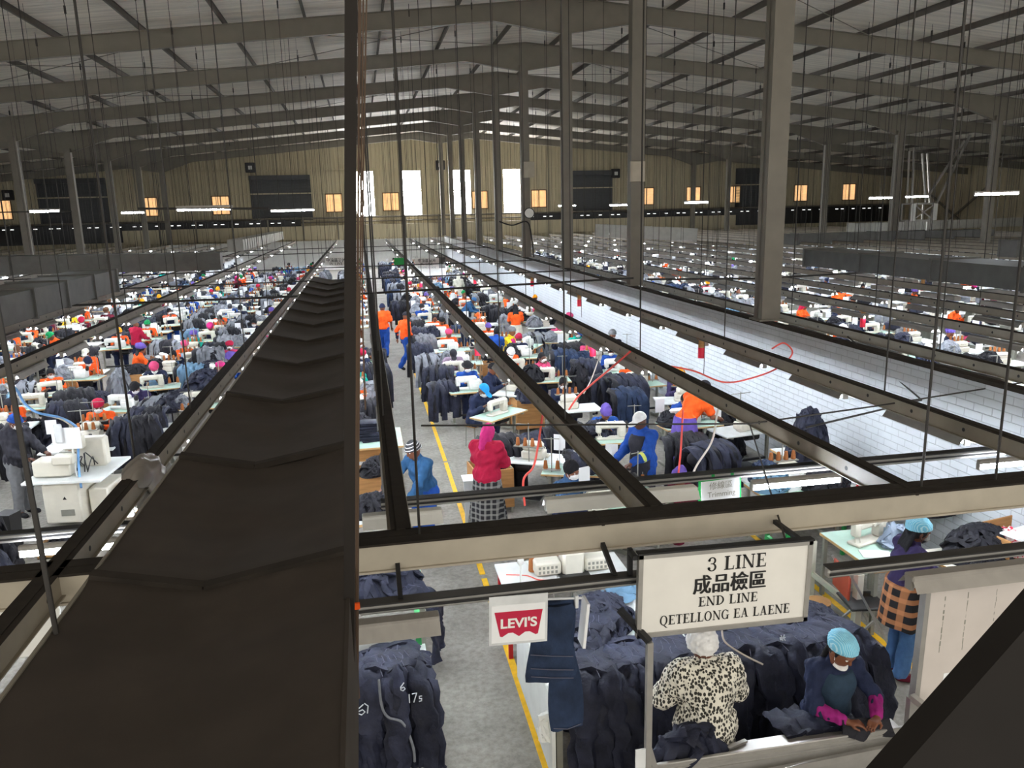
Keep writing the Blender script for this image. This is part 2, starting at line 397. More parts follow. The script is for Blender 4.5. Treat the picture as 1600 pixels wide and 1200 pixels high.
# ------------------------------------------------------------------ soft shapes: implicit volume -> mesh
class Vol:
    def __init__(s, lo, hi, h):
        s.h = h; s.lo = np.array(lo, float)
        s.n = np.ceil((np.array(hi)-s.lo)/h).astype(int)+1
        s.ax = [s.lo[i]+h*np.arange(s.n[i]) for i in range(3)]
        s.d = np.full(s.n, 1.0)
    def _sub(s, lo, hi):
        i0 = np.clip(np.floor((np.array(lo)-s.lo)/s.h).astype(int), 0, s.n-1); i1 = np.clip(np.ceil((np.array(hi)-s.lo)/s.h).astype(int)+1, 1, s.n)
        sl = tuple(slice(a, b) for a, b in zip(i0, i1))
        g = np.meshgrid(*[s.ax[i][sl[i]] for i in range(3)], indexing='ij')
        return sl, g
    def _un(s, sl, d, k):
        a = s.d[sl]
        if k > 0:
            hh = np.maximum(k-np.abs(a-d), 0)/k
            s.d[sl] = np.minimum(a, d)-hh*hh*k*.25
        else: s.d[sl] = np.minimum(a, d)
    def cap(s, a, b, ra, rb=None, k=.03, fl=None):
        rb = ra if rb is None else rb
        a = np.array(a, float); b = np.array(b, float); R = max(ra, rb)+k+3*s.h
        sl, g = s._sub(np.minimum(a, b)-R, np.maximum(a, b)+R)
        ab = b-a; L = max(ab@ab, 1e-9)
        t = np.clip(sum((g[i]-a[i])*ab[i] for i in range(3))/L, 0, 1)
        if fl is None:
            d = np.sqrt(sum((g[i]-a[i]-t*ab[i])**2 for i in range(3)))-(ra+(rb-ra)*t)
        else:  # elliptical section: scale of x, y relative to r
            d = (np.sqrt(((g[0]-a[0]-t*ab[0])/fl[0])**2+((g[1]-a[1]-t*ab[1])/fl[1])**2+(g[2]-a[2]-t*ab[2])**2)-(ra+(rb-ra)*t))*min(fl)
        s._un(sl, d, k); return s
    def ell(s, c, r, k=.03, R=None, cut=False):
        c = np.array(c, float); r = np.array(r, float); m = r.max()+k+3*s.h
        sl, g = s._sub(c-m, c+m)
        p = [g[i]-c[i] for i in range(3)]
        if R is not None: p = [sum(R[j][i]*p[j] for j in range(3)) for i in range(3)]
        q = np.sqrt(sum((p[i]/r[i])**2 for i in range(3)))
        q2 = np.sqrt(sum((p[i]/r[i]**2)**2 for i in range(3)))+1e-9
        d = q*(q-1)/q2
        if cut: s.d[sl] = np.maximum(s.d[sl], -d)
        else: s._un(sl, d, k)
        return s
    def plane(s, p, n):
        n = np.array(n, float); n /= np.linalg.norm(n)
        g = np.meshgrid(*s.ax, indexing='ij', sparse=True)
        s.d = np.maximum(s.d, sum((g[i]-p[i])*n[i] for i in range(3))); return s
    def wrinkle(s, amp, freq, seed=0, aniso=(1, 1, 1)):
        r = np.random.default_rng(seed)
        g = np.meshgrid(*s.ax, indexing='ij', sparse=True)
        t = 0
        for _ in range(5):
            k = r.normal(size=3)*freq*np.array(aniso); t = t+np.sin(g[0]*k[0]+g[1]*k[1]+g[2]*k[2]+r.uniform(0, 6.28))
        s.d = s.d+amp*t/2.2; return s
    def mesh(s, name):
        d = s.d; ins = d < 0; nx, ny, nz = d.shape
        acc = np.zeros((nx-1, ny-1, nz-1, 3)); cnt = np.zeros((nx-1, ny-1, nz-1))
        offs = [(i, j, k) for i in (0, 1) for j in (0, 1) for k in (0, 1)]
        cor = {o: d[o[0]:nx-1+o[0], o[1]:ny-1+o[1], o[2]:nz-1+o[2]] for o in offs}
        anyin = np.zeros((nx-1, ny-1, nz-1), bool); allin = np.ones((nx-1, ny-1, nz-1), bool)
        for o in offs: q = cor[o] < 0; anyin |= q; allin &= q
        act = anyin & ~allin
        I = np.argwhere(act)
        cv = {o: cor[o][act] for o in offs}
        pos = np.zeros((len(I), 3)); c = np.zeros(len(I))
        for a in range(3):
            for o in offs:
                if o[a]: continue
                o2 = list(o); o2[a] = 1; o2 = tuple(o2)
                x = (cv[o] < 0) != (cv[o2] < 0)
                t = np.where(x, cv[o]/np.where(x, cv[o]-cv[o2], 1), 0)
                p = np.tile(np.array(o, float), (len(I), 1)); p[:, a] += t
                pos += p*x[:, None]; c += x
        pos = (pos/c[:, None]+I)*s.h+s.lo
        idx = -np.ones(act.shape, int); idx[act] = np.arange(len(I))
        F = []
        for a in range(3):
            sl0 = [slice(None)]*3; sl1 = [slice(None)]*3; sl0[a] = slice(0, -1); sl1[a] = slice(1, None)
            x0 = ins[tuple(sl0)]; x1 = ins[tuple(sl1)]
            b, cc = (a+1) % 3, (a+2) % 3
            E = np.argwhere(x0 != x1)
            ok = (E[:, b] > 0) & (E[:, cc] > 0) & (E[:, b] < d.shape[b]-1) & (E[:, cc] < d.shape[cc]-1); E = E[ok]
            fl = x0[tuple(E.T)]
            q = []
            for db, dc in ((-1, -1), (0, -1), (0, 0), (-1, 0)):
                e = E.copy(); e[:, b] += db; e[:, cc] += dc; q.append(idx[tuple(e.T)])
            q = np.stack(q, 1); q[~fl] = q[~fl][:, ::-1]; F.append(q)
        F = np.concatenate(F)
        me = bpy.data.meshes.new(name); me.from_pydata(pos.tolist(), [], F.tolist())
        me.polygons.foreach_set('use_smooth', [True]*len(F)); me.update()
        return me

# ================================================================== the building
S = 1.17                              # size of the shell
def up(z): return CAM_H+S*(z-CAM_H)
RX, RZ, SL = 6.3*S, up(10.55), .092           # ridge position, height of rafter tops, slope
XL, XR, YF, YB = -34.0*S, 46.0*S, 64.0*S, -7.0
COLX = 6.2*S; LCX, RCX = -13.6*S, 26.3*S; WX = 7.14
FR = [(11.5+6.25*i)*S for i in range(-2, 9)]
def roofz(x): return RZ-SL*abs(x-RX)
struct('floor', MB().box(XL, XR, YB, YF+.2, -.2, 0).mesh('floor', 0), M_floor)
c = MB()
for xa, xb in ((XL, RX), (RX, XR)):
    za, zb = roofz(xa)+.22, roofz(xb)+.22
    c.add([(xa, YB, za), (xb, YB, zb), (xb, YF+.2, zb), (xa, YF+.2, za), (xa, YB, za+.06), (xb, YB, zb+.06), (xb, YF+.2, zb+.06), (xa, YF+.2, za+.06)],
          [(0, 3, 2, 1), (4, 5, 6, 7), (0, 1, 5, 4), (2, 3, 7, 6), (0, 4, 7, 3), (1, 2, 6, 5)])
struct('ceiling', c.mesh('ceiling', 0), M_roof)
# corrugated cladding walls (openings left for windows and shutters)
WINS = []   # (kind, x0, x1, z0, z1)
for px in (570, 644, 722, 800): 
    a = W(px-13, 338, y=YF); b = W(px+13, 267, y=YF); WINS.append(('tall', a.x, b.x, up(4.25), up(7.75)))
for px in (611, 522, 750, 842, 345, 232, 1010, 1083, 1250, 1325, 2, 1145):
    c = W(px, 317, y=YF); WINS.append(('louvre', c.x-.72, c.x+.72, up(4.75), up(6.1)))
for x0, x1 in ((397, 483), (66, 163), (893, 955), (1148, 1185)):
    a = W(x0, 345, y=YF); b = W(x1, 283, y=YF); WINS.append(('shutter', a.x, b.x, up(4.2), up(7.2)))
def corr_wall(name, x0, x1, holes):
    mb = MB(); xs = set([x0, x1]); x = x0
    ribs = []
    while x < x1:
        ribs.append(x); x += .3
    for h in holes: xs |= {h[1], h[2]}
    xs = sorted(xs)
    for a, b in zip(xs, xs[1:]):
        m = (a+b)/2; top = roofz(m)+.3
        segs = [(0, top)]
        for h in holes:
            if h[1] < m < h[2]: segs = [(0, h[3]), (h[4], top)]
        for z0, z1 in segs:
            n = max(1, int((b-a)/.3)); st = (b-a)/n
            pr = []
            for i in range(n):
                t = a+i*st; pr += [(t, 0), (t+st*.55, 0), (t+st*.68, -.045), (t+st*.87, -.045)]
            pr.append((b, 0))
            vs = []
            for (u, v) in pr:
                zt = min(z1, roofz(u)+.25) if z1 == top else z1
                vs += [(u, YF+v, z0), (u, YF+v, zt)]
            mb.add(vs, [(2*i, 2*i+2, 2*i+3, 2*i+1) for i in range(len(pr)-1)])
    return struct(name, mb.mesh(name, 20), M_corr)
corr_wall('wall_back', XL, XR, WINS)
for nm, x in (('wall_left', XL), ('wall_right', XR)):
    mb = MB(); n = int((YF-YB)/.4); pr = []
    s = 1 if x < 0 else -1
    for i in range(n):
        t = YB+i*(YF-YB)/n; pr += [(t, 0), (t+.22, 0), (t+.27, s*.045), (t+.35, s*.045)]
    pr.append((YF, 0)); vs = []
    for u, v in pr: vs += [(x+v, u, 0), (x+v, u, roofz(x)+.25)]
    q = [(2*i, 2*i+2, 2*i+3, 2*i+1) for i in range(len(pr)-1)]
    mb.add(vs, q if x > 0 else [t[::-1] for t in q])
    struct(nm, mb.mesh(nm, 20), M_corr)
m_day = mat('translucent daylight panel', (.9, .95, 1), .6, var=.0, emit=(1, 1, 1), estr=WINDOW_STRENGTH)
m_lou = mat('sunlit louvre blades', srgb(222, 180, 120), .6, var=.3, scale=1.5, emit=(1, .62, .28), estr=LOUVRE_STRENGTH)  # warm emission puts the sun's glow into the blades themselves
m_frame = mat('brown window frame', srgb(120, 92, 62), .6)
m_shut = mat('dark roller shutter steel', srgb(62, 64, 66), .55, var=.1)
wi = di = 0
for kd, x0, x1, z0, z1 in WINS:
    if kd == 'tall':
        wi += 1
        w_ = struct('window_%d' % wi, MB().box(x0, x1, YF+.02, YF+.05, z0, z1), m_day)
        fr = MB()
        for z in (z0, z0+1.75, z1): fr.box(x0-.05, x1+.05, YF-.05, YF+.015, z-.022, z+.035)
        for x in (x0, x1): fr.box(x-.05, x+.05, YF-.05, YF+.015, z0, z1)
        obj('window_frame', fr, M_corr, w_)
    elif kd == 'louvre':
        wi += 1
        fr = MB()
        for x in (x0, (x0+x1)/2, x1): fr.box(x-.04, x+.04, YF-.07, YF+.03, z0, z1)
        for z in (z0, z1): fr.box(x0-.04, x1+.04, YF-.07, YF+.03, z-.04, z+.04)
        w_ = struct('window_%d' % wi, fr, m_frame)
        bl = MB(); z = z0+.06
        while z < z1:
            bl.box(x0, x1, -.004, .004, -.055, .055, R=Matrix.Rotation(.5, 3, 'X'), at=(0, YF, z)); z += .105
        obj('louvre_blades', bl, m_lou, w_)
    else:
        di += 1
        d_ = struct('door_%d' % di, MB().box(x0-.1, x0, YF-.1, YF+.1, z0, z1).box(x1, x1+.1, YF-.1, YF+.1, z0, z1).box(x0-.1, x1+.1, YF-.35, YF+.1, z1, z1+.4), m_shut)
        sl = MB(); z = z0
        while z < z1: sl.box(x0, x1, YF, YF+.04, z, z+.104, bev=.012); z += .1
        obj('shutter_slats', sl, m_shut, d_)
# wall girts, gallery edge and pipes in front of the back wall
def thing(name, mb, ms, label, cat, **k): return obj(name, mb, ms, label=label, cat=cat, **k)
for i, z in enumerate((up(4.15), up(7.9), up(6.2))):
    struct('trim_%d' % (i+1), MB().box(XL, XR, YF-.12, YF-.05, z-.05, z+.05), M_corr)
pipes = [(4.32, .07, 'thick grey pipe running under the tall back wall windows, topmost of five'), (4.0, .05, 'grey pipe second from top along the back wall gallery'),
         (3.72, .05, 'grey pipe third from top along the back wall gallery'), (3.35, .06, 'grey pipe fourth from top along the back wall gallery'), (2.95, .06, 'lowest grey pipe along the back wall gallery')]
for z, r, lb in pipes:
    thing('wall_pipe', MB().cyl((XL+.5, YF-.5, up(z)), (XR-.5, YF-.5, up(z)), r*1.2, n=10), m_steel, lb, 'pipe', group='pipes along the back wall gallery')
gal = struct('wall_gallery', MB().box(-20, 36, YF-1.2, YF-1.1, up(2.75), up(3.75)), M_corr)
gl = obj('gallery_lattice', MB().box(XL+1, -5.2, YF-.9, YF-.8, up(2.9), up(4.25)).box(15.5, XR-1, YF-.9, YF-.8, up(2.9), up(4.25)), m_black, gal)
vs_ = MB()
for i in range(150):
    x = XL+2+i*.6
    if not -5.6 < x < 15.6 and (i*7) % 11 > 3: vs_.box(x, x+.28, YF-.94, YF-.9, up(4.0), up(4.05))
obj('daylight_slots', vs_, mat('daylight slot', (.9, .95, 1), .6, var=0, emit=(1, 1, 1), estr=1.2), gal)
struct('wall_partition', MB().box(-16, WX, 70.6, 70.7, 0, 2.4), m_white)
for i in range(9):
    x = -17+i*3
    struct('trim_%d' % (i+4), MB().box(x-.06, x+.06, YF-1.3, YF-1.2, up(2.7), up(4.4)), m_steel)
# white painted block wall with a black coping
struct('wall_middle', MB().box(WX, WX+.12, 2, 70.5, 0, 2.46).mesh('wall_middle', 0), M_wall)
struct('trim_13', MB().box(WX-.015, WX+.135, 2, 70.5, 2.46, 2.51).mesh('coping', 0), m_dust)
# columns
def col_mb(z0, z1, w=.30, d=.36):
    mb = MB(); t = .02
    mb.box(-d/2, -d/2+t, -w/2, w/2, z0, z1).box(d/2-t, d/2, -w/2, w/2, z0, z1).box(-d/2, d/2, -.012, .012, z0, z1)
    mb.box(-d/2, d/2, -w/2-.012, -w/2, z0, z1)
    mb.box(-d/2-.06, d/2+.06, -w/2-.06, w/2+.06, z0-.0, z0+.03)
    return mb
cm = setmats(col_mb(2.51, up(9.75)).mesh('ridge_column', 0), m_steel)
cs = setmats(col_mb(0, up(7.95)).mesh('side_column', 0), m_steel)
for i, y in enumerate(FR):
    k = i-1
    if k >= 1: obj('steel_column', cm, None, loc=(COLX, y, 0), label='tall grey steel column on the white brick wall, %s from the front' % nth(k), cat='column', group='steel columns on the white brick wall')
    if i >= 4:
        for x, nm in ((LCX, 'left'), (RCX, 'right')):
            obj('steel_column', cs, None, loc=(x, y, 0), label='grey steel column with haunch in the %s row, %s from the front' % (nm, nth(i-3)), cat='column', group='steel columns in the %s row' % nm)
# rafters: haunched I-beams
def rafter(x0, x1):
    mb = MB(); N = 40
    xs = [x0+(x1-x0)*i/N for i in range(N+1)]
    sup = [COLX, LCX, RCX]
    for s in sup:
        for o in (-.15, .15, -2.5, 2.5):
            if min(x0, x1) < s+o < max(x0, x1): xs.append(s+o)
    xs = sorted(set(xs))
    def dep(x):
        d = .54
        for s in sup:
            q = abs(x-s)
            if q < 2.5: d = max(d, .54+.58*(2.5-q)/2.35)
        return d
    tp = [(x, roofz(x)) for x in xs]; bt = [(x, roofz(x)-dep(x)) for x in xs]
    n = len(xs)
    for yy in (-.01, .01):
        vs = [(x, yy, z) for x, z in tp]+[(x, yy, z) for x, z in bt]
        q = [(i, i+1, n+i+1, n+i) for i in range(n-1)]
        mb.add(vs, q if yy > 0 else [t[::-1] for t in q])
    for ed in (tp, bt):
        for i in range(n-1):
            (xa, za), (xb, zb) = ed[i], ed[i+1]
            mb.add([(xa, -.1, za), (xb, -.1, zb), (xb, .1, zb), (xa, .1, za), (xa, -.1, za-.02), (xb, -.1, zb-.02), (xb, .1, zb-.02), (xa, .1, za-.02)],
                   [(0, 1, 2, 3), (7, 6, 5, 4), (0, 4, 5, 1), (2, 6, 7, 3)])
    return setmats(mb.mesh('rafter', 0), m_beam)
rl, rr = rafter(XL+.1, RX), rafter(RX, XR-.1)
# purlins and their flange braces
PX = [RX+s*(1.25+2.5*i) for s in (-1, 1) for i in range(18)]
PX = [x for x in PX if XL+1 < x < XR-1]
brm = {}
for i, y in enumerate(FR):
    for me, nm, sg in ((rl, 'left', -1), (rr, 'right', 1)):
        o = obj('roof_rafter', me, None, loc=(0, y, 0), label='grey haunched steel rafter of the %s roof slope, %s from the front' % (nm, nth(i+1)), cat='roof beam', group='steel rafters of the %s roof slope' % nm)
        if sg not in brm:
            mb = MB()
            for k, x in enumerate(PX):
                if (x-RX)*sg > 0 and k % 2 == 0:
                    z = roofz(x)
                    mb.beam((x, .75, z+.1), (x, .03, z-.5), .055, .055)
            brm[sg] = setmats(mb.mesh('flange_braces', 0), m_purlin)
        obj('flange_braces', brm[sg], None, o)
for x in PX:
    z = roofz(x); mb = MB()
    mb.box(x-.022, x+.035, YB, YF, z+.015, z+.03).box(x-.005, x+.005, YB, YF, z+.03, z+.2).box(x-.022, x+.035, YB, YF, z+.2, z+.22)
    sd = 'left' if x < RX else 'right'
    n = round((abs(x-RX)-1.25)/2.5)+1
    thing('roof_purlin', mb.mesh('purlin', 0), m_purlin, 'dark roof purlin running lengthwise, %s to the %s of the ridge' % (nth(n), sd), 'purlin', group='roof purlins on the %s slope' % sd)
# rod bracing with discs
for bi, (i, x0, x1) in enumerate(((4, -15.6, -4.2), (4, -4.2, 7.0), (5, -15.6, -4.2), (6, -4.2, 7.0), (4, 7.7, 19), (5, 7.7, 19), (3, 7.7, 19))):
    ya, yb = FR[i]+.05, FR[i+1]-.05
    mb = MB()
    for xa, xb in ((x0, x1), (x1, x0)):
        mb.cyl((xa, ya, roofz(xa)-.12), (xb, yb, roofz(xb)-.12), .014, n=6)
        mb.cyl((xa, ya-.03, roofz(xa)-.12), (xa, ya+.02, roofz(xa)-.12), .09, n=10)
    thing('roof_bracing', mb, m_beam, 'crossed bracing rods in the %s roof bay, %s of the ridge' % (nth(i+1), 'left' if x0 < RX-1 else 'right')+(' beside it' if x1 == 7.0 or x0 == 7.7 else ' far from it'), 'bracing')

# ------------------------------------------------------------------ yellow floor lines
def floor_line(n, pts, w=.09):
    mb = MB()
    for (xa, ya), (xb, yb) in zip(pts, pts[1:]):
        mb.beam((xa, ya, .003), (xb, yb, .003), w*.8, .006)
    return struct('trim_%d' % n, mb.mesh('line', 0), m_yellow)
floor_line(14, [(1.25, 3.0), (1.27, 9.3)]); floor_line(15, [(1.27, 9.42), (1.29, 14.2)]); floor_line(16, [(1.29, 14.3), (1.32, 58)])
floor_line(17, [(5.2, 3), (5.2, 13)]); floor_line(18, [(4.95, 7.05), (5.2, 7.05)]); floor_line(19, [(-2.25, 3), (-2.25, 40)])

# ------------------------------------------------------------------ overhead trays with hanger wires
TZ = 2.5
def tray_mesh(L, name='tray', holes=True):
    mb = MB()
    for s in (-1, 1):
        mb.box(s*.06-.004, s*.06+.004, 0, L, -.14, -.004, 0)
    mb.box(-.068, .068, 0, L, -.004, 0, 1)
    mb.box(-.03, .03, 0, L, -.004, .006, 1)
    for s in (-1, 1): mb.box(s*.075-.012, s*.075+.012, 0, L, -.146, -.138, 0)
    if holes:
        y = .6
        while y < min(L, 40):
            for s in (-1, 1): mb.cyl((s*.0645, y, -.07), (s*.066, y, -.07), .02, n=8, m=2)
            y += .75
    return mb
TR_MAIN = [(.14, 5.1, 'directly right of the black duct'), (1.95, 5.1, 'over the aisle side of the first line'), (3.92, 5.1, 'over the middle of the first line'), (5.65, 5.1, 'beside the white brick wall'), (-2.0, 2.6, 'directly left of the black duct')]
TR_LEFT = [-5.4-1.95*i for i in range(14)]
TR_RIGHT = [8.0, 10.25, 12.1]+[14.05+1.95*i for i in range(15)]
wires = MB()
tcache = {}
def add_tray(x, y0, label, group, wx=1):
    L = round(68-y0, 2)
    key = (L, abs(x) < 14)
    if key not in tcache: tcache[key] = setmats(tray_mesh(L, holes=key[1]).mesh('overhead_tray', 0), [m_traydk, m_dust, m_ink])
    o = obj('overhead_tray', tcache[key], None, loc=(x, y0, TZ), label=label, cat='cable tray', group=group)
    zt = roofz(x)-TZ
    k = 0; y = 3.2-(x*.37 % 1.5)
    while y < L:
        if y0+y > 7:
            kk = round(zt, 1)
            if ('w', kk) not in tcache: tcache[('w', kk)] = setmats(MB().cyl((0, 0, 0), (0, 0, kk+.15), .009, n=5, cap=False).box(-.02, .02, -.03, .03, kk-.25, kk-.05).mesh('hanger_wire', 0), m_wire)
            obj('hanger_wire', tcache[('w', kk)], None, o, loc=(.03*(k % 3-1), y, 0))
        k += 1; y += 4.1
    return o
for x, y0, nm in TR_MAIN: add_tray(x, y0, 'beige overhead cable tray with black top, '+nm, 'overhead trays of the middle lines')
for i, x in enumerate(TR_LEFT): add_tray(x, 5.1, 'beige overhead cable tray, %s of the parallel ones left of the black duct' % nth(i+2), 'overhead trays left of the black duct')
for i, x in enumerate(TR_RIGHT): add_tray(x, 4, 'beige overhead cable tray, %s of the parallel ones right of the white brick wall' % nth(i+1), 'overhead trays right of the white brick wall')

# foreground cross beam
def crossbeam(x0, x1, y, label):
    mb = MB()
    mb.box(x0, x1, -.1, .1, 2.30, 2.485, 0).box(x0, x1, -.115, -.004, 2.485, 2.5, 1).box(x0, x1, .004, .115, 2.485, 2.5, 1).box(x0, x1, -.12, -.1, 2.30, 2.315, 0)
    x = x0+1.8
    while x < x1: mb.box(x-.01, x+.01, -.118, .118, 2.48, 2.503, 1); x += 2.4
    return thing('cross_beam', mb.mesh('cross_beam', 0), [m_tray, m_dust], label, 'beam', loc=(0, y, 0))
crossbeam(-7.5, 9.5, 5.0, 'wide beige cross beam with black top, crossing the foreground above the large white sign')
def rail_mb(x0, x1):
    mb = MB()
    mb.box(x0, x1, -.022, .035, 0, .07, 0, bev=.012); mb.box(x0, x1, -.045, .045, .07, .08, 1); mb.box(x0, x1, -.04, -.034, .028, .044, 1)
    return mb
def rail(x0, x1, y, z, label): return thing('light_rail', rail_mb(x0, x1), [m_alu, m_black], label, 'rail', loc=(0, y, z))
RAILZ = 2.2
rail(.02, 7.1, 6.3, RAILZ, 'aluminium light rail just behind the foreground cross beam, right of the duct')
rail(-6, -1.3, 6.3, RAILZ, 'aluminium light rail just behind the foreground cross beam, left of the duct')
lr = rail(-.16, 1.72, 4.62, 2.16, 'aluminium rail holding the card with the crimson logo')
for q in (.1, 1.5): obj('bracket', MB().beam((q, 0, .07), (q, .34, .2), .03, .03).mesh('bracket', 0), m_black, lr)
rail(2.9, 7.1, 4.42, 2.16, 'aluminium rail behind the white notice board, right of the large sign')
rail(-4, -.9, 4.0, 2.16, 'aluminium rail at the left picture edge, beside the black duct')
# thin conduits and wires across
def conduit(pts, r, label, m=None): return thing('conduit', MB().tube(pts, r, 6), m or m_wire, label, 'conduit')
conduit([(-14, 21.2, 2.54), (-7.4, 20.9, 2.58), (0, 20.6, 2.6), (COLX-.2, 20.3, 2.75)], .03, 'long black conduit crossing above the lines to a column foot')
conduit([(COLX+.2, 20.3, 2.7), (10.5, 20.1, 2.62), (15, 19.9, 2.7), (21, 19.9, 2.75)], .028, 'black conduit crossing the lines right of the white brick wall')
a = W(658, 665, y=7.3); b = W(1172, 662, y=7.0); c = W(1372, 634, y=7.4); d = W(1597, 598, y=8.2)
conduit([a, b, c, d], .009, 'thin rod hung across the first line above the pink scarf worker')
conduit([W(1260, 668, y=7.6), W(1440, 625, y=9.0), (WX+.1, 10.9, 2.58)], .012, 'thin black cable rising to the wall coping')
for k, y in enumerate((25.5, 31.5, 44, 50)):
    conduit([(-14, y, 2.56), (7.0, y, 2.6)], .022, 'far black conduit crossing the middle lines, %s behind the long one' % nth(k+1))

# ------------------------------------------------------------------ ducts
def sag_duct():
    x0, x1, y0, y1, z = -.98, -.12, .9, 16.3, 3.4
    mb = MB(); nx, ny = 16, 150
    seams = [2.75, 4.15, 5.6, 7.0, 8.3, 9.5, 10.6, 11.7, 12.8, 13.9, 15.0]
    vs = []
    for j in range(ny+1):
        y = y0+(y1-y0)*j/ny
        fl = sum(math.exp(-((y-s)/.035)**2) for s in seams)
        kink = math.exp(-((y-2.75)/.25)**2)+.3
        for i in range(nx+1):
            u = i/nx
            sm = -(.085)*math.sin(PI*u)**1.3
            vv = -.085*(1-abs(u-.42)/(.42 if u < .42 else .58))
            zz = z+min(1, kink)*vv+(1-min(1, kink))*sm+.018*fl+.006*math.sin(y*9+u*2)*math.sin(PI*u)
            vs.append((x0+(x1-x0)*u, y, zz))
    fs = [(j*(nx+1)+i, j*(nx+1)+i+1, (j+1)*(nx+1)+i+1, (j+1)*(nx+1)+i) for j in range(ny) for i in range(nx)]
    mb.add(vs, fs)
    top = mb.mesh('duct_skin', 60)
    body = MB().box(x0+.01, x1-.01, y0, y1, 2.98, 3.29)
    r = obj('air_duct', top, m_duct, label='big black sagging sheet-topped air duct filling the left foreground', cat='duct')
    obj('duct_body', body, m_duct, r); 
    for q in (x0-.012, x1): obj('edge_strip', MB().box(q, q+.012, y0, y1, 2.96, 3.405), m_duct if q > -.5 else m_steel, r)
    for s in seams:
        mb = MB()
        for u0, u1 in ((.0, .42), (.42, 1)):
            d0 = 0 if u0 == 0 else -.085; d1 = -.085 if u0 == 0 else 0
            mb.beam((x0+(x1-x0)*u0, s-.02, z+d0+.012), (x0+(x1-x0)*u1, s-.02, z+d1+.012), .05, .03)
        obj('seam_flange', mb, m_dust, r)
sag_duct()
def box_duct(a, b, w, h, label, m, ribs, group=None):
    """sheet duct along a->b (top centre line), ribs at a spacing"""
    a = Vector(a); b = Vector(b); t = (b-a).normalized(); L = (b-a).length
    dz = Vector((0, 0, -h/2))
    mb = MB().beam(a+dz, b+dz, w, h)
    r = thing('air_duct', mb.mesh('duct', 0), m, label, 'duct', group=group)
    k = 0
    while k*ribs < L:
        p = a+t*(k*ribs); obj('duct_flange', MB().beam(p+dz-t*.03, p+dz+t*.03, w+.06, h+.06).mesh('flange', 0), m, r); k += 1
    return r
def zpx(px, py, y): return W(px, py, y=y)
a = W(-60, 401, y=30); b = W(345, 394, y=30.5)
box_duct(a, b, .8, .62, 'long dark grey duct crossing in front of the left columns', m_ductg, 1.5)
b = W(143, 423, z=3.5); a = Vector((b.x, 9, 3.5))
box_duct(b, a, 1.0, .46, 'big dark grey duct at the left edge pointing into the hall', m_ductg, 1.55)
a = W(1200, 366, y=41); b = W(1545, 358, y=41.3)
box_duct(a, b, .8, .6, 'dark duct crossing the right hall, the farther of two', m_ductg, 1.6)
b = W(1287, 389, z=3.5); a = Vector((b.x, 7, 3.5))
box_duct(b, a, 1.0, .38, 'big dark duct in the right hall pointing toward the viewer', m_ductg, 2.2)
a = W(1576, 376, y=25); box_duct(a, a+Vector((9, 0, 0)), .8, .55, 'dark duct end at the right picture edge beside a column', m_ductg, 1.6)
a = W(367, 375, z=3.3); b = W(434, 362, z=3.3)
box_duct(a, b, .8, .6, 'pale ribbed duct far off in the left hall', m_ductw, .9)
a = W(1088, 357, y=46); b = W(930, 350, y=48)
box_duct(a, b, .8, .75, 'pale ribbed duct far off just right of the ridge columns', m_ductw, .9)
a = W(1330, 349, y=52); b = W(1600, 340, y=53)
box_duct(a, b, .8, .6, 'pale ribbed duct at the far end of the right hall', m_ductw, 1.1)

# ------------------------------------------------------------------ lamps
def lamp_mb():
    h = MB(); h.box(-.05, .05, -.6, .6, .03, .075, 0, bev=.01)
    h.add([(-.05, -.6, .045), (-.10, -.6, -.022), (-.10, .6, -.022), (-.05, .6, .045), (.05, -.6, .045), (.10, -.6, -.022), (.10, .6, -.022), (.05, .6, .045)], [(0, 3, 2, 1), (4, 5, 6, 7)], 0)
    h.box(-.03, .03, -.6, -.57, -.03, .04, 0).box(-.03, .03, .57, .6, -.03, .04, 0)
    t = MB().cyl((0, -.57, -.01), (0, .57, -.01), .016, n=6)
    return setmats(h.mesh('fluorescent_lamp', 0), m_housing), setmats(t.mesh('tube', 60), m_lamp)
LH, LT = lamp_mb()
def lamp(p, rz, label, group=None, lit=True, tilt=0):
    o = obj('fluorescent_lamp', LH, None, loc=p, rotz=rz, label=label, cat='lamp', group=group)
    if tilt: o.rotation_euler = (0, tilt, rz)
    obj('tube', LT if lit else m_white_tube, None, o)
    return o
m_white_tube = setmats(MB().cyl((0, -.57, -.01), (0, .57, -.01), .016, n=6).mesh('tube', 60), m_white)
BH = setmats(MB().box(-.022, .022, -.6, .6, .03, .075, bev=.008).box(-.018, .018, -.6, -.575, -.02, .04).box(-.018, .018, .575, .6, -.02, .04).mesh('fluorescent_lamp', 0), m_housing)
BT = setmats(MB().cyl((0, -.57, .0), (0, .57, .0), .022, n=8).mesh('tube', 60), m_lamp)
def batten(p, rz, label, group=None):
    o = obj('fluorescent_lamp', BH, None, loc=p, rotz=rz, label=label, cat='lamp', group=group)
    obj('tube', BT, None, o); return o
def trayname(x):
    for q, y0, nm in TR_MAIN:
        if q == x: return nm
    if x < 0: return '%s tray left of the duct' % nth(TR_LEFT.index(x)+2)
    return '%s tray right of the brick wall' % nth(TR_RIGHT.index(x)+1)
far = MB()
nlamp = kk_ = 0
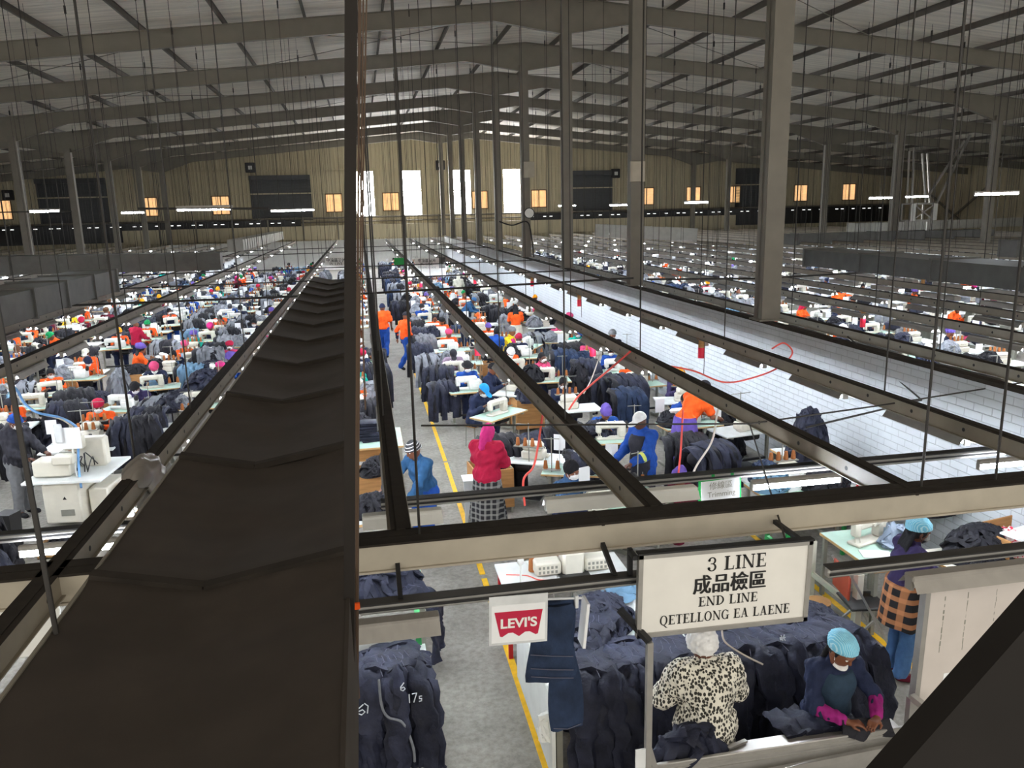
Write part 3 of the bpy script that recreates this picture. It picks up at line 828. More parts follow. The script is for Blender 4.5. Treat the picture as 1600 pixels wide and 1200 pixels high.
for x in [t[0] for t in TR_MAIN]+TR_LEFT+TR_RIGHT:
    y = 7.2 if x > -3 else 7.6; k = 0
    while y < 67:
        near = (-10 < x < 12.2 and y < 42)
        if x in (1.95, 3.92) and y < 11: y += 2.05; continue
        if near:
            k += 1; nlamp += 1
            lamp((x+(.13 if x > 5 and x < 6 else 0), y, 2.24), 0, 'lamp under tray %s, %s from the front' % (trayname(x).replace(' tray', '').replace('directly ', '').replace('over the ', ''), nth(k)), 'fluorescent lamps under the overhead trays')
        else:
            far.box(x-.08, x+.08, y-.6, y+.6, 2.29, 2.31, 0).box(x-.09, x-.08, y-.6, y+.6, 2.2, 2.31, 0).box(x+.08, x+.09, y-.6, y+.6, 2.2, 2.31, 0).box(x-.016, x+.016, y-(.62 if kk_ % 3 == 0 else .57), y+.57, 2.225, 2.25, 1)
            if kk_ % 3: far.box(x-.09, x+.09, y-.61, y-.6, 2.2, 2.31, 0)
            kk_ += 1
        y += 2.05
obj('far_lamps', far.mesh('far_lamps', 0), [m_housing, m_lamp], label='rows of small far-off fluorescent lamps under the distant trays', cat='lamps', kind='stuff')

# ================================================================== people
def v3(*a): return np.array(a, float)
def ik(a, b, l1, l2, hint):
    d = b-a; L = min(np.linalg.norm(d), (l1+l2)*.995); n = d/np.linalg.norm(d); b = a+n*L
    x = (l1*l1-l2*l2+L*L)/(2*L); hgt = math.sqrt(max(l1*l1-x*x, 0))
    hn = hint-n*(hint@n); hn /= np.linalg.norm(hn)+1e-9
    return a+n*x+hn*hgt, b
def rotm(yaw, pitch, roll=0):
    return np.array((Matrix.Rotation(yaw, 3, 'Z') @ Matrix.Rotation(pitch, 3, 'X') @ Matrix.Rotation(roll, 3, 'Y')))
def pose(pel, chest, neck, head, pitch, wl, wr, legs, yaw=0, roll=0, hl=(.6, .3, -1), hr=(-.6, .3, -1), sw=.165, hdl=None, hdr=None, hips=.09):
    P = dict(pel=v3(*pel), chest=v3(*chest), neck=v3(*neck), head=v3(*head), R=rotm(yaw, pitch, roll))
    up = P['neck']-P['chest']; up /= np.linalg.norm(up)
    for s, wv, ht, hd, k in ((1, wl, hl, hdl, 'L'), (-1, wr, hr, hdr, 'R')):
        sh = P['neck']-up*.055+v3(s*sw, .01, 0); e, wv = ik(sh, v3(*wv), .285, .25, v3(*ht))
        fd = (wv-e)/np.linalg.norm(wv-e)
        P['sh'+k], P['el'+k], P['wr'+k] = sh, e, wv
        P['hd'+k] = fd if hd is None else v3(*hd)/np.linalg.norm(hd)
        P['hip'+k] = P['pel']+v3(s*hips, 0, -.03)
        kn, an, toe = legs[0 if s > 0 else 1]
        P['kn'+k], P['an'+k], P['to'+k] = v3(*kn), v3(*an), v3(*toe)
    return P
ST_LEGS = [((.1, -.04, .47), (.1, .02, .08), (.12, -.13, .03)), ((-.1, -.04, .47), (-.1, .02, .08), (-.12, -.13, .03))]
SI_LEGS = [((.13, -.42, .53), (.13, -.40, .08), (.14, -.55, .03)), ((-.13, -.42, .53), (-.13, -.40, .08), (-.14, -.55, .03))]
WK_LEGS = [((.09, -.16, .48), (.09, -.2, .09), (.1, -.35, .04)), ((-.09, .0, .48), (-.09, .27, .14), (-.1, .16, .03))]
POSES = {
 'sit': pose((0, 0, .54), (0, -.05, .87), (0, -.08, 1.03), (0, -.14, 1.165), .35, (.14, -.42, .85), (-.12, -.40, .85), SI_LEGS),
 'sitlow': pose((0, 0, .54), (0, -.1, .85), (0, -.17, 1.0), (0, -.25, 1.11), .75, (.05, -.42, .85), (-.2, -.40, .85), SI_LEGS),
 'situp': pose((0, 0, .54), (0, -.03, .87), (0, -.04, 1.04), (0, -.08, 1.18), .1, (.16, -.40, .86), (.02, -.2, 1.04), SI_LEGS, yaw=.3, hr=(-1, .1, -.6), hdr=(.2, .1, 1)),
 'stand': pose((0, 0, .93), (0, -.03, 1.24), (0, -.04, 1.41), (0, -.09, 1.54), .4, (.16, -.40, 1.03), (-.15, -.38, 1.02), ST_LEGS),
 'stoop': pose((0, .05, .91), (0, -.14, 1.16), (0, -.24, 1.29), (0, -.35, 1.37), .7, (.14, -.55, .92), (-.16, -.52, .92), ST_LEGS),
 'reach': pose((0, .05, .92), (0, -.05, 1.21), (0, -.09, 1.38), (0, -.15, 1.505), .35, (.1, -.38, .90), (-.42, -.42, .9), ST_LEGS, yaw=-.15, hl=(.8, .4, -.6), hr=(-.8, .4, -.6)),
 'walk': pose((0, 0, .93), (0, -.01, 1.24), (0, -.02, 1.41), (0, -.06, 1.54), .2, (.24, .12, .87), (-.24, -.16, .9), WK_LEGS, hl=(.4, 1, 0), hr=(-.4, 1, 0)),
 'inspect': pose((0, 0, .93), (0, -.05, 1.23), (0, -.09, 1.39), (0, -.16, 1.52), .55, (.17, -.40, 1.07), (-.05, -.36, 1.05), ST_LEGS, yaw=.3, hl=(.9, .5, -.5), hr=(-1, .5, -.5), hdl=(-.7, -.5, .1), hdr=(.8, -.45, .05)),
 'apart': pose((0, 0, .93), (0, -.03, 1.24), (0, -.04, 1.41), (0, -.1, 1.53), .5, (.2, -.36, 1.06), (-.2, -.36, 1.06), ST_LEGS, hl=(.7, .4, -.7), hr=(-.7, .4, -.7), sw=.18),
}
def add_hand(V, wr, d, s, curl=.5):
    up = v3(0, 0, 1) if abs(d[2]) < .85 else v3(0, -1, 0)
    side = np.cross(d, up); side /= np.linalg.norm(side); nrm = np.cross(side, d)   # nrm: back of the hand
    inn = side*(-s if d[1] <= 0 else s)       # towards the thumb
    def bend(a): return d*math.cos(a)-nrm*math.sin(a)
    for i, (o, l) in enumerate(((.028, .062), (.010, .072), (-.009, .066), (-.027, .052))):
        k = wr+d*.083+inn*o
        V.cap(wr+inn*o*.45, k, .0135, .0115, .012)
        m = k+bend(curl*(.8+.12*i))*l*.55; V.cap(k, m, .0098, .0088, .006)
        t = m+bend(curl*(1.7+.15*i))*l*.5; V.cap(m, t, .0086, .0072, .004)
    b = wr+d*.022+inn*.022; m = b+(d*.6+inn*.65-nrm*.3)*.045; t = m+(d*.9+inn*.1-nrm*.35)*.036
    V.cap(b, m, .0135, .0105, .01); V.cap(m, t, .0102, .0082, .004)
def head_parts(V, c, R, k=.015, detail=True):
    def q(*a): return c+R@v3(*a)
    V.ell(c, (.076, .096, .112), k, R=R)
    V.ell(q(0, -.018, -.055), (.058, .070, .066), .03, R=R)
    V.cap(q(0, -.094, .008), q(0, -.108, -.022), .009, .014, .012)
    V.ell(q(0, -.085, .03), (.05, .016, .012), .02, R=R)
    V.ell(q(0, -.084, -.062), (.026, .012, .007), .006, R=R); V.ell(q(0, -.083, -.073), (.023, .012, .007), .006, R=R)
    for s in (-1, 1):
        V.ell(q(s*.077, .008, -.012), (.011, .02, .031), .006, R=R)
        V.ell(q(s*.034, -.092, .012), (.017, .012, .010), .0, R=R, cut=True)
def body_mesh(P, h):
    lo = np.min([P[k] for k in P if k != 'R'], 0)-.2; hi = np.max([P[k] for k in P if k != 'R'], 0)+.2; lo[2] = -.02
    V = Vol(lo, hi, h)
    V.ell(P['pel'], (.155, .11, .12), .04); V.cap(P['pel'], P['chest'], .115, .12, .05)
    V.ell(P['chest'], (.15, .105, .16), .05); V.cap(P['shL'], P['shR'], .055, .055, .05)
    V.cap(P['neck']-v3(0, 0, .05), P['head']-P['R']@v3(0, -.01, .06), .055, .05, .03)
    for k, s in (('L', 1), ('R', -1)):
        V.cap(P['sh'+k], P['el'+k], .05, .04, .03); V.cap(P['el'+k], P['wr'+k], .039, .027, .02)
        add_hand(V, P['wr'+k], P['hd'+k], s, .55)
        V.cap(P['hip'+k], P['kn'+k], .085, .058, .04); V.cap(P['kn'+k], P['an'+k], .054, .036, .03)
        V.cap(P['an'+k], P['to'+k], .036, .03, .02)
    head_parts(V, P['head'], P['R'])
    return V.mesh('person')
def vol_for(P, h, pad=.22):
    lo = np.min([P[k] for k in P if k != 'R'], 0)-pad; hi = np.max([P[k] for k in P if k != 'R'], 0)+pad; lo[2] = -.02
    return Vol(lo, hi, h)
def top_mesh(P, h, sleeve, bulk=.0, hem=-.04, seed=1, hood=False):
    V = vol_for(P, h); b = bulk
    V.ell(P['pel']+v3(0, 0, .02), (.172+b, .128+b, .14), .05); V.cap(P['pel'], P['chest'], .137+b, .142+b, .06)
    V.ell(P['chest'], (.175+b, .128+b, .165), .06); V.cap(P['shL'], P['shR'], .07+b*.6, .07+b*.6, .05)
    V.cap(P['neck']-v3(0, 0, .04), P['neck']+v3(0, -.005, .02), .075, .068, .03)
    if hood: V.ell(P['neck']+v3(0, .09, .0), (.11, .07, .07), .04)
    for k in 'LR':
        e = P['el'+k]; sh = P['sh'+k]; wv = P['wr'+k]
        if sleeve == 'ss': V.cap(sh, sh+(e-sh)*.72, .07+b*.7, .068+b*.7, .04)
        else:
            V.cap(sh, e, .068+b*.7, .058+b*.6, .04); V.cap(e, e+(wv-e)*(.9 if sleeve == 'ls' else .45), .058+b*.6, .043+b*.4, .03)
    up = P['chest']-P['pel']; up /= np.linalg.norm(up)
    if hem < -.3: V.cap(P['pel'], P['pel']-v3(0, 0, .45), .2, .25, .06, fl=(1.05, .8))
    V.wrinkle(.0075, 34, seed, (1, 1, .8)); V.plane(P['pel']+up*hem, -up)
    return V.mesh('top')
def cuff_mesh(P, h, k):
    V = vol_for(P, h)
    if 1:
        e = P['el'+k]; wv = P['wr'+k]; V.cap(e+(wv-e)*.2, e+(wv-e)*.86, .054, .043, 0)
    V.wrinkle(.005, 60, 4)
    return V.mesh('sleeve_guards')
def apron_mesh(P, h, seated, b=0):
    V = vol_for(P, h); b = b+.012
    V.ell(P['pel']+v3(0, 0, .02), (.18+b, .142+b, .15), .05); V.cap(P['pel'], P['chest'], .151+b, .156+b, .06); V.ell(P['chest'], (.16+b, .145+b, .165), .06)
    if seated:
        for k in 'LR': V.cap(P['hip'+k], P['kn'+k]+v3(0, .1, 0), .115, .09, .05)
    else: V.cap(P['pel']+v3(0, -.02, 0), P['pel']+v3(0, -.03, -.42), .16, .2, .05, fl=(1.1, .75))
    V.wrinkle(.006, 26, 5)
    up = P['chest']-P['pel']; up /= np.linalg.norm(up)
    fw = np.cross(v3(1, 0, 0), up)*1.0; fw = fw if fw[1] < 0 else -fw
    V.plane(P['chest']+up*.12, up); V.plane(P['chest']-fw*.0, -fw*1.0)
    if not seated: V.plane(P['pel']-v3(0, 0, .4), (0, 0, -1))
    V.plane(P['chest']+v3(.145, 0, 0), (1, 0, .12)); V.plane(P['chest']-v3(.145, 0, 0), (-1, 0, .12))
    return V.mesh('pinafore')
def legs_mesh(P, h, kind):
    V = vol_for(P, h)
    V.ell(P['pel'], (.17, .128, .13), .04)
    for k in 'LR':
        if kind == 'trousers':
            V.cap(P['hip'+k], P['kn'+k], .108, .082, .04); V.cap(P['kn'+k], P['an'+k]+v3(0, 0, -.01), .082, .07, .03)
        else:
            V.cap(P['hip'+k], P['kn'+k], .14, .12, .1); V.cap(P['kn'+k], (P['kn'+k]+P['an'+k])/2-v3(0, 0, .08), .125, .13, .1)
    V.wrinkle(.008, 30, 9, (1, 1, .5))
    if kind == 'trousers': V.plane(v3(0, 0, .055), (0, 0, -1))
    else: V.plane(v3(0, 0, .2), (0, 0, -1))
    V.plane(P['pel']+v3(0, 0, .09), (0, 0, 1))
    return V.mesh(kind)
def skirt_mesh(P, fr=.19, to=.30, z1=.18, folds=9):
    mb = MB(); n = 54; st = 12; vs = []
    z0 = P['pel'][2]+.1
    for i in range(st+1):
        t = i/st; z = z0+(z1-z0)*t; r = fr*.93+(to-fr)*t**.8
        for j in range(n):
            a = 2*PI*j/n; q = r*(1+.075*t*math.sin(folds*a+1.3*math.sin(2*a)))
            vs.append((P['pel'][0]+q*math.cos(a), P['pel'][1]+q*.8*math.sin(a), z))
    mb.add(vs, [(i*n+j, (i+1)*n+j, (i+1)*n+(j+1) % n, i*n+(j+1) % n) for i in range(st) for j in range(n)]+[tuple(range(n))])
    return mb.mesh('skirt', 60)
def shoe_mesh(P, k, h):
    a, t = P['an'+k], P['to'+k]
    V = Vol(np.minimum(a, t)-.12, np.maximum(a, t)+.12, h)
    V.cap(a-v3(0, 0, .03), t, .047, .042, .03); V.plane((0, 0, .0), (0, 0, -1)); V.plane((0, 0, .11), (0, 0, 1))
    return V.mesh('shoe')
# headwear, in the frame of the head (origin at its centre, face towards -Y)
HV = lambda h=.011: Vol((-.24, -.26, -.5), (.24, .26, .28), h)
def face_gap(V, z=-.03, r=(.062, .1, .095)): V.ell((0, -.10, z), r, cut=True)
def hw_beanie():
    V = HV(); V.ell((0, .008, .02), (.094, .114, .125), 0); V.plane((0, 0, .008), (0, -.15, -1)); V.wrinkle(.002, 90, 3)
    for i in range(20):
        a = 2*PI*i/20; b = 2*PI*(i+1)/20
        V.cap((.090*math.cos(a), .008+.110*math.sin(a), .026-.02*math.sin(a)), (.090*math.cos(b), .008+.110*math.sin(b), .026-.02*math.sin(b)), .013, k=.01)
    return V.mesh('beanie')
def hw_beret():
    V = HV(); V.ell((0, .015, .062), (.108, .125, .078), 0); V.ell((0, 0, .03), (.09, .108, .06), .02); V.wrinkle(.003, 70, 6); V.plane((0, 0, .015), (0, -.2, -1)); return V.mesh('beret')
def hw_scarf():
    V = HV(); V.ell((0, .01, .015), (.094, .118, .13), .02); V.cap((0, .07, -.08), (0, .05, -.15), .075, .085, .05); V.cap((0, .1, -.02), (.02, .13, -.22), .06, .045, .04)
    V.wrinkle(.004, 55, 8); face_gap(V, -.04, (.066, .12, .098)); V.plane((0, -.05, 0), (0, -1, -.15)) if False else None
    return V.mesh('headscarf')
def hw_turban():
    V = HV(); V.ell((0, .02, .055), (.102, .128, .10), .02); V.ell((0, .11, .07), (.06, .06, .06), .04); V.ell((0, 0, .03), (.09, .11, .09), .02); V.wrinkle(.005, 60, 12); V.plane((0, 0, .02), (0, -.5, -1)); return V.mesh('head_wrap')
def hw_cap():
    V = HV(); V.ell((0, .008, .03), (.09, .11, .11), 0); V.plane((0, 0, .03), (0, -.1, -1)); V.ell((0, -.135, .035), (.075, .085, .010), .012); return V.mesh('peaked_cap')
def hw_hat():
    V = HV(); V.ell((0, .005, .05), (.095, .112, .10), 0); V.plane((0, 0, .035), (0, 0, -1)); V.ell((0, 0, .045), (.15, .165, .012), .02); return V.mesh('brimmed_hat')
def hw_net():
    V = HV(); V.ell((0, .025, .055), (.107, .128, .098), .02); V.wrinkle(.0035, 85, 21); V.plane((0, 0, .025), (0, -.45, -1))
    for i in range(18):
        a = 2*PI*i/18; b = 2*PI*(i+1)/18
        p = lambda t: (.09*math.cos(t), .012+.112*math.sin(t), .03-.055*math.sin(t)*.9)
        V.cap(p(a), p(b), .006, k=.006)
    return V.mesh('hair_net')
def hw_fluff():
    V = HV(.009); V.ell((0, .01, .03), (.115, .13, .128), .02); V.wrinkle(.006, 160, 2); V.plane((0, -.02, -.01), (0, -1, -1.2)); return V.mesh('fluffy_hat')
def hw_hair():
    V = HV(); V.ell((0, .012, .02), (.085, .106, .118), 0); V.wrinkle(.002, 150, 4); face_gap(V, -.045, (.075, .13, .10)); V.plane((0, 0, -.08), (0, 0, -1)); return V.mesh('short_hair')
def hw_afro():
    V = HV(); V.ell((0, .02, .035), (.10, .115, .115), 0); V.wrinkle(.003, 150, 14); face_gap(V, -.04, (.075, .13, .10)); V.plane((0, 0, -.06), (0, 0, -1)); return V.mesh('thick_hair')
def hw_braids():
    V = Vol((-.2, -.2, -.55), (.2, .3, .25), .011); V.ell((0, .012, .02), (.086, .107, .119), 0); face_gap(V, -.045, (.075, .13, .10))
    for i in range(7):
        x = -.07+.023*i; V.cap((x, .07, 0), (x*1.1, .12, -.15), .02, .018, .008); V.cap((x*1.1, .12, -.15), (x*1.25, .13, -.42), .018, .011, .008)
    return V.mesh('braids')
def hw_mask():
    V = Vol((-.13, -.17, -.15), (.13, .09, .08), .008); V.ell((0, -.028, -.048), (.068, .094, .062), .0); V.ell((0, -.1, -.03), (.03, .026, .03), .03); V.plane((0, -.045, 0), (0, 1, 0)); V.plane((0, 0, -.008), (0, .1, 1)); V.plane((0, 0, -.1), (0, 0, -1))
    for s in (-1, 1):
        for z0 in (-.02, -.085): V.cap((s*.066, -.05, z0), (s*.08, .02, -.01), .005, k=0)
    return V.mesh('face_mask')
def hw_chinmask():
    V = Vol((-.13, -.17, -.18), (.13, .09, .08), .007); V.ell((0, -.03, -.09), (.07, .09, .05), .0); V.plane((0, -.035, 0), (0, 1, 0)); V.plane((0, 0, -.085), (0, -.1, 1))
    for s in (-1, 1): V.cap((s*.068, -.045, -.085), (s*.08, .015, .03), .004, k=0)
    return V.mesh('face_mask')
HWF = {'beanie': hw_beanie, 'beret': hw_beret, 'headscarf': hw_scarf, 'head wrap': hw_turban, 'cap': hw_cap, 'hat': hw_hat, 'hair net': hw_net, 'fluffy hat': hw_fluff,
       'short hair': hw_hair, 'thick hair': hw_afro, 'braids': hw_braids, 'mask': hw_mask, 'chin mask': hw_chinmask}
KC = {}
def km(key, fn):
    if key not in KC:
        me = fn()
        if not me.materials: me.materials.append(m_black)
        KC[key] = me
    return KC[key]
EYE = None
def person(loc, yaw, ps, head, headcol, topcol, label, sleeve='ss', apron=None, bottom='trousers', botcol='navy', mask=True, hair=None, skin=None, res='mid', group=None,
           hood=False, bulk=0.0, shoes='black', guards=None, scale=1.0, category='person'):
    P = POSES[ps]; h = {'hi': .0095, 'mid': .017, 'low': .026}[res]; seated = ps.startswith('sit')
    def mk(o, m):
        m = m if not isinstance(m, str) else cloth(m)
        o.material_slots[0].link = 'OBJECT'; o.material_slots[0].material = m
        return o
    o = mk(obj('person', km(('body', ps, res), lambda: body_mesh(P, h)), None, None, loc, yaw, label, category, group), SKIN[(random.random() < .45) if skin is None else skin])
    o.scale = (scale,)*3
    hem = -.05 if not seated else .0
    if bulk >= .03: hem = -.12
    if bulk > .05: hem = -.42
    mk(obj({'ss': 'shirt', 'ls': 'jacket', 'ml': 'shirt'}[sleeve], km(('top', ps, res, sleeve, bulk, hood), lambda: top_mesh(P, h, sleeve, bulk, hem, hash(ps) % 7 if False else 3, hood)), None, o), topcol)
    if apron: mk(obj('pinafore', km(('apron', ps, res, bulk), lambda: apron_mesh(P, h, seated, bulk)), None, o), apron)
    if guards: [mk(obj('sleeve_guard', km(('guards', ps, res, k), lambda: cuff_mesh(P, h*.8, k)), None, o), guards) for k in 'LR']
    if res != 'low' or not seated:
        if bottom == 'skirt' and not seated: mk(obj('skirt', km(('skirt', ps), lambda: skirt_mesh(P)), None, o), botcol)
        else: mk(obj(bottom, km((bottom, ps, res), lambda: legs_mesh(P, h, bottom)), None, o), botcol)
    if res == 'hi' or ps == 'walk':
        for k in 'LR': mk(obj('shoe', km(('shoe', ps, k), lambda: shoe_mesh(P, k, .012)), None, o), shoes)
    Rm = Matrix(P['R'].tolist()).to_4x4(); Rm.translation = Vector(P['head'])
    for hh, cc in ((head, headcol), (hair, 'black'), (('chin mask' if mask == 'chin' else 'mask') if mask else None, 'white' if mask in (True, 'chin') else mask)):
        if hh:
            if res == 'low' and hh in ('mask',) and abs(yaw) > 1.2: continue
            c = mk(obj(hh.replace(' ', '_').replace('chin_mask', 'face_mask').replace('mask', 'mask') if hh != 'mask' else 'face_mask', km(('hw', hh), HWF[hh]), None, o), cc)
            c.matrix_local = Rm if hh != 'braids' else Matrix.Translation(Rm.translation) @ Matrix.Rotation(Rm.to_euler().x*.25, 4, 'X')
    if res == 'hi':
        for s in (-1, 1):
            e = MB().ell((0, 0, 0), (.0125, .011, .0095), 12).ell((0, -.0088, 0), (.0058, .004, .0058), 10, 1)
            e = obj('eye', setmats(e.mesh('eye'), [cloth('white'), m_ink]), None, o)
            e.matrix_local = Rm @ Matrix.Translation((s*.034, -.083, .012))
    return o

# ================================================================== sewing stations
def station_kits():
    tt = setmats(MB().box(-.55, .55, -.28, .28, .735, .765, 1, top=0, bev=.006).mesh('tabletop', 0), [m_top, m_edge])
    ttw = setmats(MB().box(-.6, .6, -.3, .3, .735, .765, 1, top=0, bev=.006).mesh('tabletop', 0), [m_topw, m_topw])
    lg = []
    for s in (-1, 1):
        x = s*.44
        lg.append(setmats(MB().box(x-.025, x+.025, -.03, .03, .05, .70, bev=.006).box(x-.025, x+.025, -.27, .27, 0, .05, bev=.008).box(x-.025, x+.025, -.24, .24, .69, .735).mesh('leg', 0), m_leg))
    st = setmats(MB().box(-.42, .42, -.02, .02, .18, .22).box(-.14, .14, -.16, .12, .10, .125).mesh('treadle', 0), m_black)
    mo = setmats(MB().cyl((.02, .05, .62), (.26, .05, .62), .085, n=14).box(.06, .22, -.02, .12, .68, .735).mesh('motor', 40), m_black)
    hd = MB()
    hd.box(-.30, .20, -.085, .085, .765, .80, bev=.01)
    hd.box(.07, .20, -.075, .075, .79, 1.05, bev=.03)
    hd.box(-.27, .20, -.062, .062, .95, 1.06, bev=.03)
    hd.box(-.305, -.215, -.055, .055, .87, 1.05, bev=.025)
    hd.cyl((-.26, 0, .80), (-.26, 0, .90), .008, n=8).cyl((-.24, -.05, .81), (-.24, -.03, .93), .006, n=6)
    hd.cyl((-.12, 0, 1.055), (-.12, 0, 1.085), .018, n=10).cyl((.02, .0, 1.055), (.02, 0, 1.08), .014, n=8)
    hd.cyl((-.05, -.06, 1.0), (-.05, -.085, 1.0), .022, n=12).cyl((.13, -.07, .9), (.13, -.09, .9), .03, n=12)
    hd = setmats(hd.mesh('machine_head', 40), m_cream)
    wh = setmats(MB().cyl((.20, 0, 1.0), (.235, 0, 1.0), .062, n=18).cyl((.23, 0, 1.0), (.25, 0, 1.0), .03, n=12).mesh('handwheel', 40), m_black)
    ts = MB().cyl((.40, .15, .76), (.40, .15, 1.30), .008, n=6).cyl((.28, .15, 1.28), (.52, .15, 1.28), .006, n=6).box(.26, .54, .10, .20, .80, .81)
    for x in (.31, .49): ts.cyl((x, .15, .81), (x, .15, .98), .005, n=6)
    ts = setmats(ts.mesh('thread_stand', 40), m_leg)
    cones = [setmats(MB().lathe([(.02, 0), (.034, .004), (.036, .012), (.022, .125), (.014, .13)], (x, .15, .815), 12).mesh('thread_cone', 40), m_thread) for x in (.31, .49)]
    sh = setmats(MB().box(-.58, -.40, .178, .184, .98, 1.23).cyl((-.49, .19, .76), (-.49, .19, 1.22), .008, n=6).mesh('work_sheet', 0), m_paper)
    A = [('tabletop', tt, None, []), ('leg', lg[0], None, []), ('leg', lg[1], None, []), ('treadle', st, None, []), ('motor', mo, None, []), ('machine_head', hd, None, [('handwheel', wh, None, [])]),
         ('thread_stand', ts, None, [('thread_cone', cones[0], None, []), ('thread_cone', cones[1], None, [])]), ('work_sheet', sh, None, [])]
    # overlocker: boxier head, four cones
    hb = MB(); hb.box(-.2, .16, -.12, .12, .765, .90, bev=.02).box(-.17, .15, -.09, .10, .89, 1.03, bev=.035).box(-.24, -.10, -.16, -.03, .765, .80, bev=.01)
    hb.cyl((-.1, -.1, .97), (-.1, -.12, .97), .014, n=10).cyl((-.04, -.1, .97), (-.04, -.12, .97), .014, n=10).cyl((.02, -.1, .97), (.02, -.12, .97), .014, n=10).cyl((-.18, -.08, .80), (-.18, -.08, .93), .008, n=6)
    hb = setmats(hb.mesh('machine_head', 40), m_cream)
    wb = setmats(MB().cyl((.16, 0, .93), (.19, 0, .93), .055, n=16).mesh('handwheel', 40), m_black)
    tb = MB().cyl((.0, .2, .76), (.0, .2, 1.38), .009, n=6).cyl((-.2, .2, 1.36), (.2, .2, 1.36), .006, n=6).box(-.24, .24, .14, .25, 1.0, 1.012)
    tb = setmats(tb.mesh('thread_stand', 40), m_leg)
    cb = [setmats(MB().lathe([(.02, 0), (.034, .004), (.036, .012), (.022, .125), (.014, .13)], (x, .195, 1.012), 12).mesh('thread_cone', 40), m_thread) for x in (-.18, -.06, .06, .18)]
    B = [('tabletop', ttw, None, []), A[1], A[2], A[3], A[4], ('machine_head', hb, None, [('handwheel', wb, None, [])]), ('thread_stand', tb, None, [('thread_cone', q, None, []) for q in cb]), A[7]]
    # post-bed / feed-off-arm: white head with long forward arm
    hc = MB(); hc.box(-.1, .2, -.1, .14, .765, .98, bev=.03).box(-.36, .1, -.06, .07, .94, 1.07, bev=.03).box(-.38, -.28, -.05, .05, .86, 1.06, bev=.02).box(-.36, -.05, -.045, .045, .765, .83, bev=.02)
    hc.cyl((-.33, 0, .81), (-.33, 0, .88), .009, n=8).cyl((-.15, -.06, 1.0), (-.15, -.085, 1.0), .03, n=12).box(-.05, .12, -.13, -.1, .82, .93, bev=.01)
    hc = setmats(hc.mesh('machine_head', 40), m_white)
    C_ = [('tabletop', tt, None, []), A[1], A[2], A[3], A[4], ('machine_head', hc, None, [('handwheel', wh, None, [])]), A[6], A[7]]
    return A, B, C_
KITS = station_kits()
KNM = ['sewing machine', 'overlock machine', 'long-arm sewing machine']
STOOL = None
def stool_kit():
    s = setmats(MB().box(-.17, .17, -.15, .15, .415, .44, bev=.01).mesh('seat', 0), m_ply); k = [('seat', s, None, [])]
    for x in (-.14, .14):
        for y in (-.12, .12): k.append(('leg', setmats(MB().cyl((x, y, 0), (x*.9, y*.9, .415), .012, n=6).mesh('leg', 40), m_leg), None, []))
    return k
STOOL = stool_kit()
BOX = [('panel', None, None, [])]
def trough_kit():
    k = []
    for nm, b in (('side_panel', (-.3, -.28, -.3, .3, .1, .72)), ('side_panel', (.28, .3, -.3, .3, .1, .72)), ('front_panel', (-.28, .28, -.3, -.28, .1, .72)), ('back_panel', (-.28, .28, .28, .3, .1, .72)), ('bottom_panel', (-.28, .28, -.28, .28, .12, .14))):
        k.append((nm, setmats(MB().box(*b).mesh(nm, 0), m_ply), None, []))
    for x in (-.27, .27):
        for y in (-.27, .27): k.append(('leg', setmats(MB().box(x-.015, x+.015, y-.015, y+.015, 0, .74).mesh('leg', 0), m_leg), None, []))
    return k
TROUGH = trough_kit()

# ================================================================== garments
def garment(mb, path, nrm, w0, w1, th, seed, rn=10, m=0, wob=.012, fold=0):
    """a flattened cloth tube along a path: half widths w0..w1, thickness th"""
    r = random.Random(seed); n = len(path); P = [Vector(p) for p in path]
    vs = []; ph = [r.uniform(0, 6.28) for _ in range(6)]
    for i in range(n):
        t = (P[min(i+1, n-1)]-P[max(i-1, 0)]).normalized(); u = Vector(nrm[i] if isinstance(nrm, list) else nrm); u = (u-t*u.dot(t)).normalized(); s = t.cross(u)
        q = i/(n-1); ww = w0+(w1-w0)*q
        ww *= 1+.12*math.sin(ph[0]+q*9)
        for j in range(rn):
            a = 2*PI*j/rn; ca, sa = math.cos(a), math.sin(a)
            z = th*sa*(1+.35*math.sin(ph[1]+q*13+a*2))+wob*math.sin(ph[2]+q*17+ca*3)+wob*.8*math.sin(ph[3]+ca*6+q*5)
            vs.append(P[i]+s*(ww*ca)+u*z)
    fs = [(i*rn+j, i*rn+(j+1) % rn, (i+1)*rn+(j+1) % rn, (i+1)*rn+j) for i in range(n-1) for j in range(rn)]
    fs += [tuple(range(rn))[::-1], tuple((n-1)*rn+j for j in range(rn))]
    mb.add(vs, fs, m)
def smooth_path(pts, n):
    pts = [Vector(p) for p in pts]; out = []
    for i in range(n):
        t = i/(n-1)*(len(pts)-1); k = min(int(t), len(pts)-2); f = t-k
        p0, p1, p2, p3 = pts[max(k-1, 0)], pts[k], pts[k+1], pts[min(k+2, len(pts)-1)]
        out.append(.5*((2*p1)+(p2-p0)*f+(2*p0-5*p1+4*p2-p3)*f*f+(3*p1-p0-3*p2+p3)*f**3))
    return out
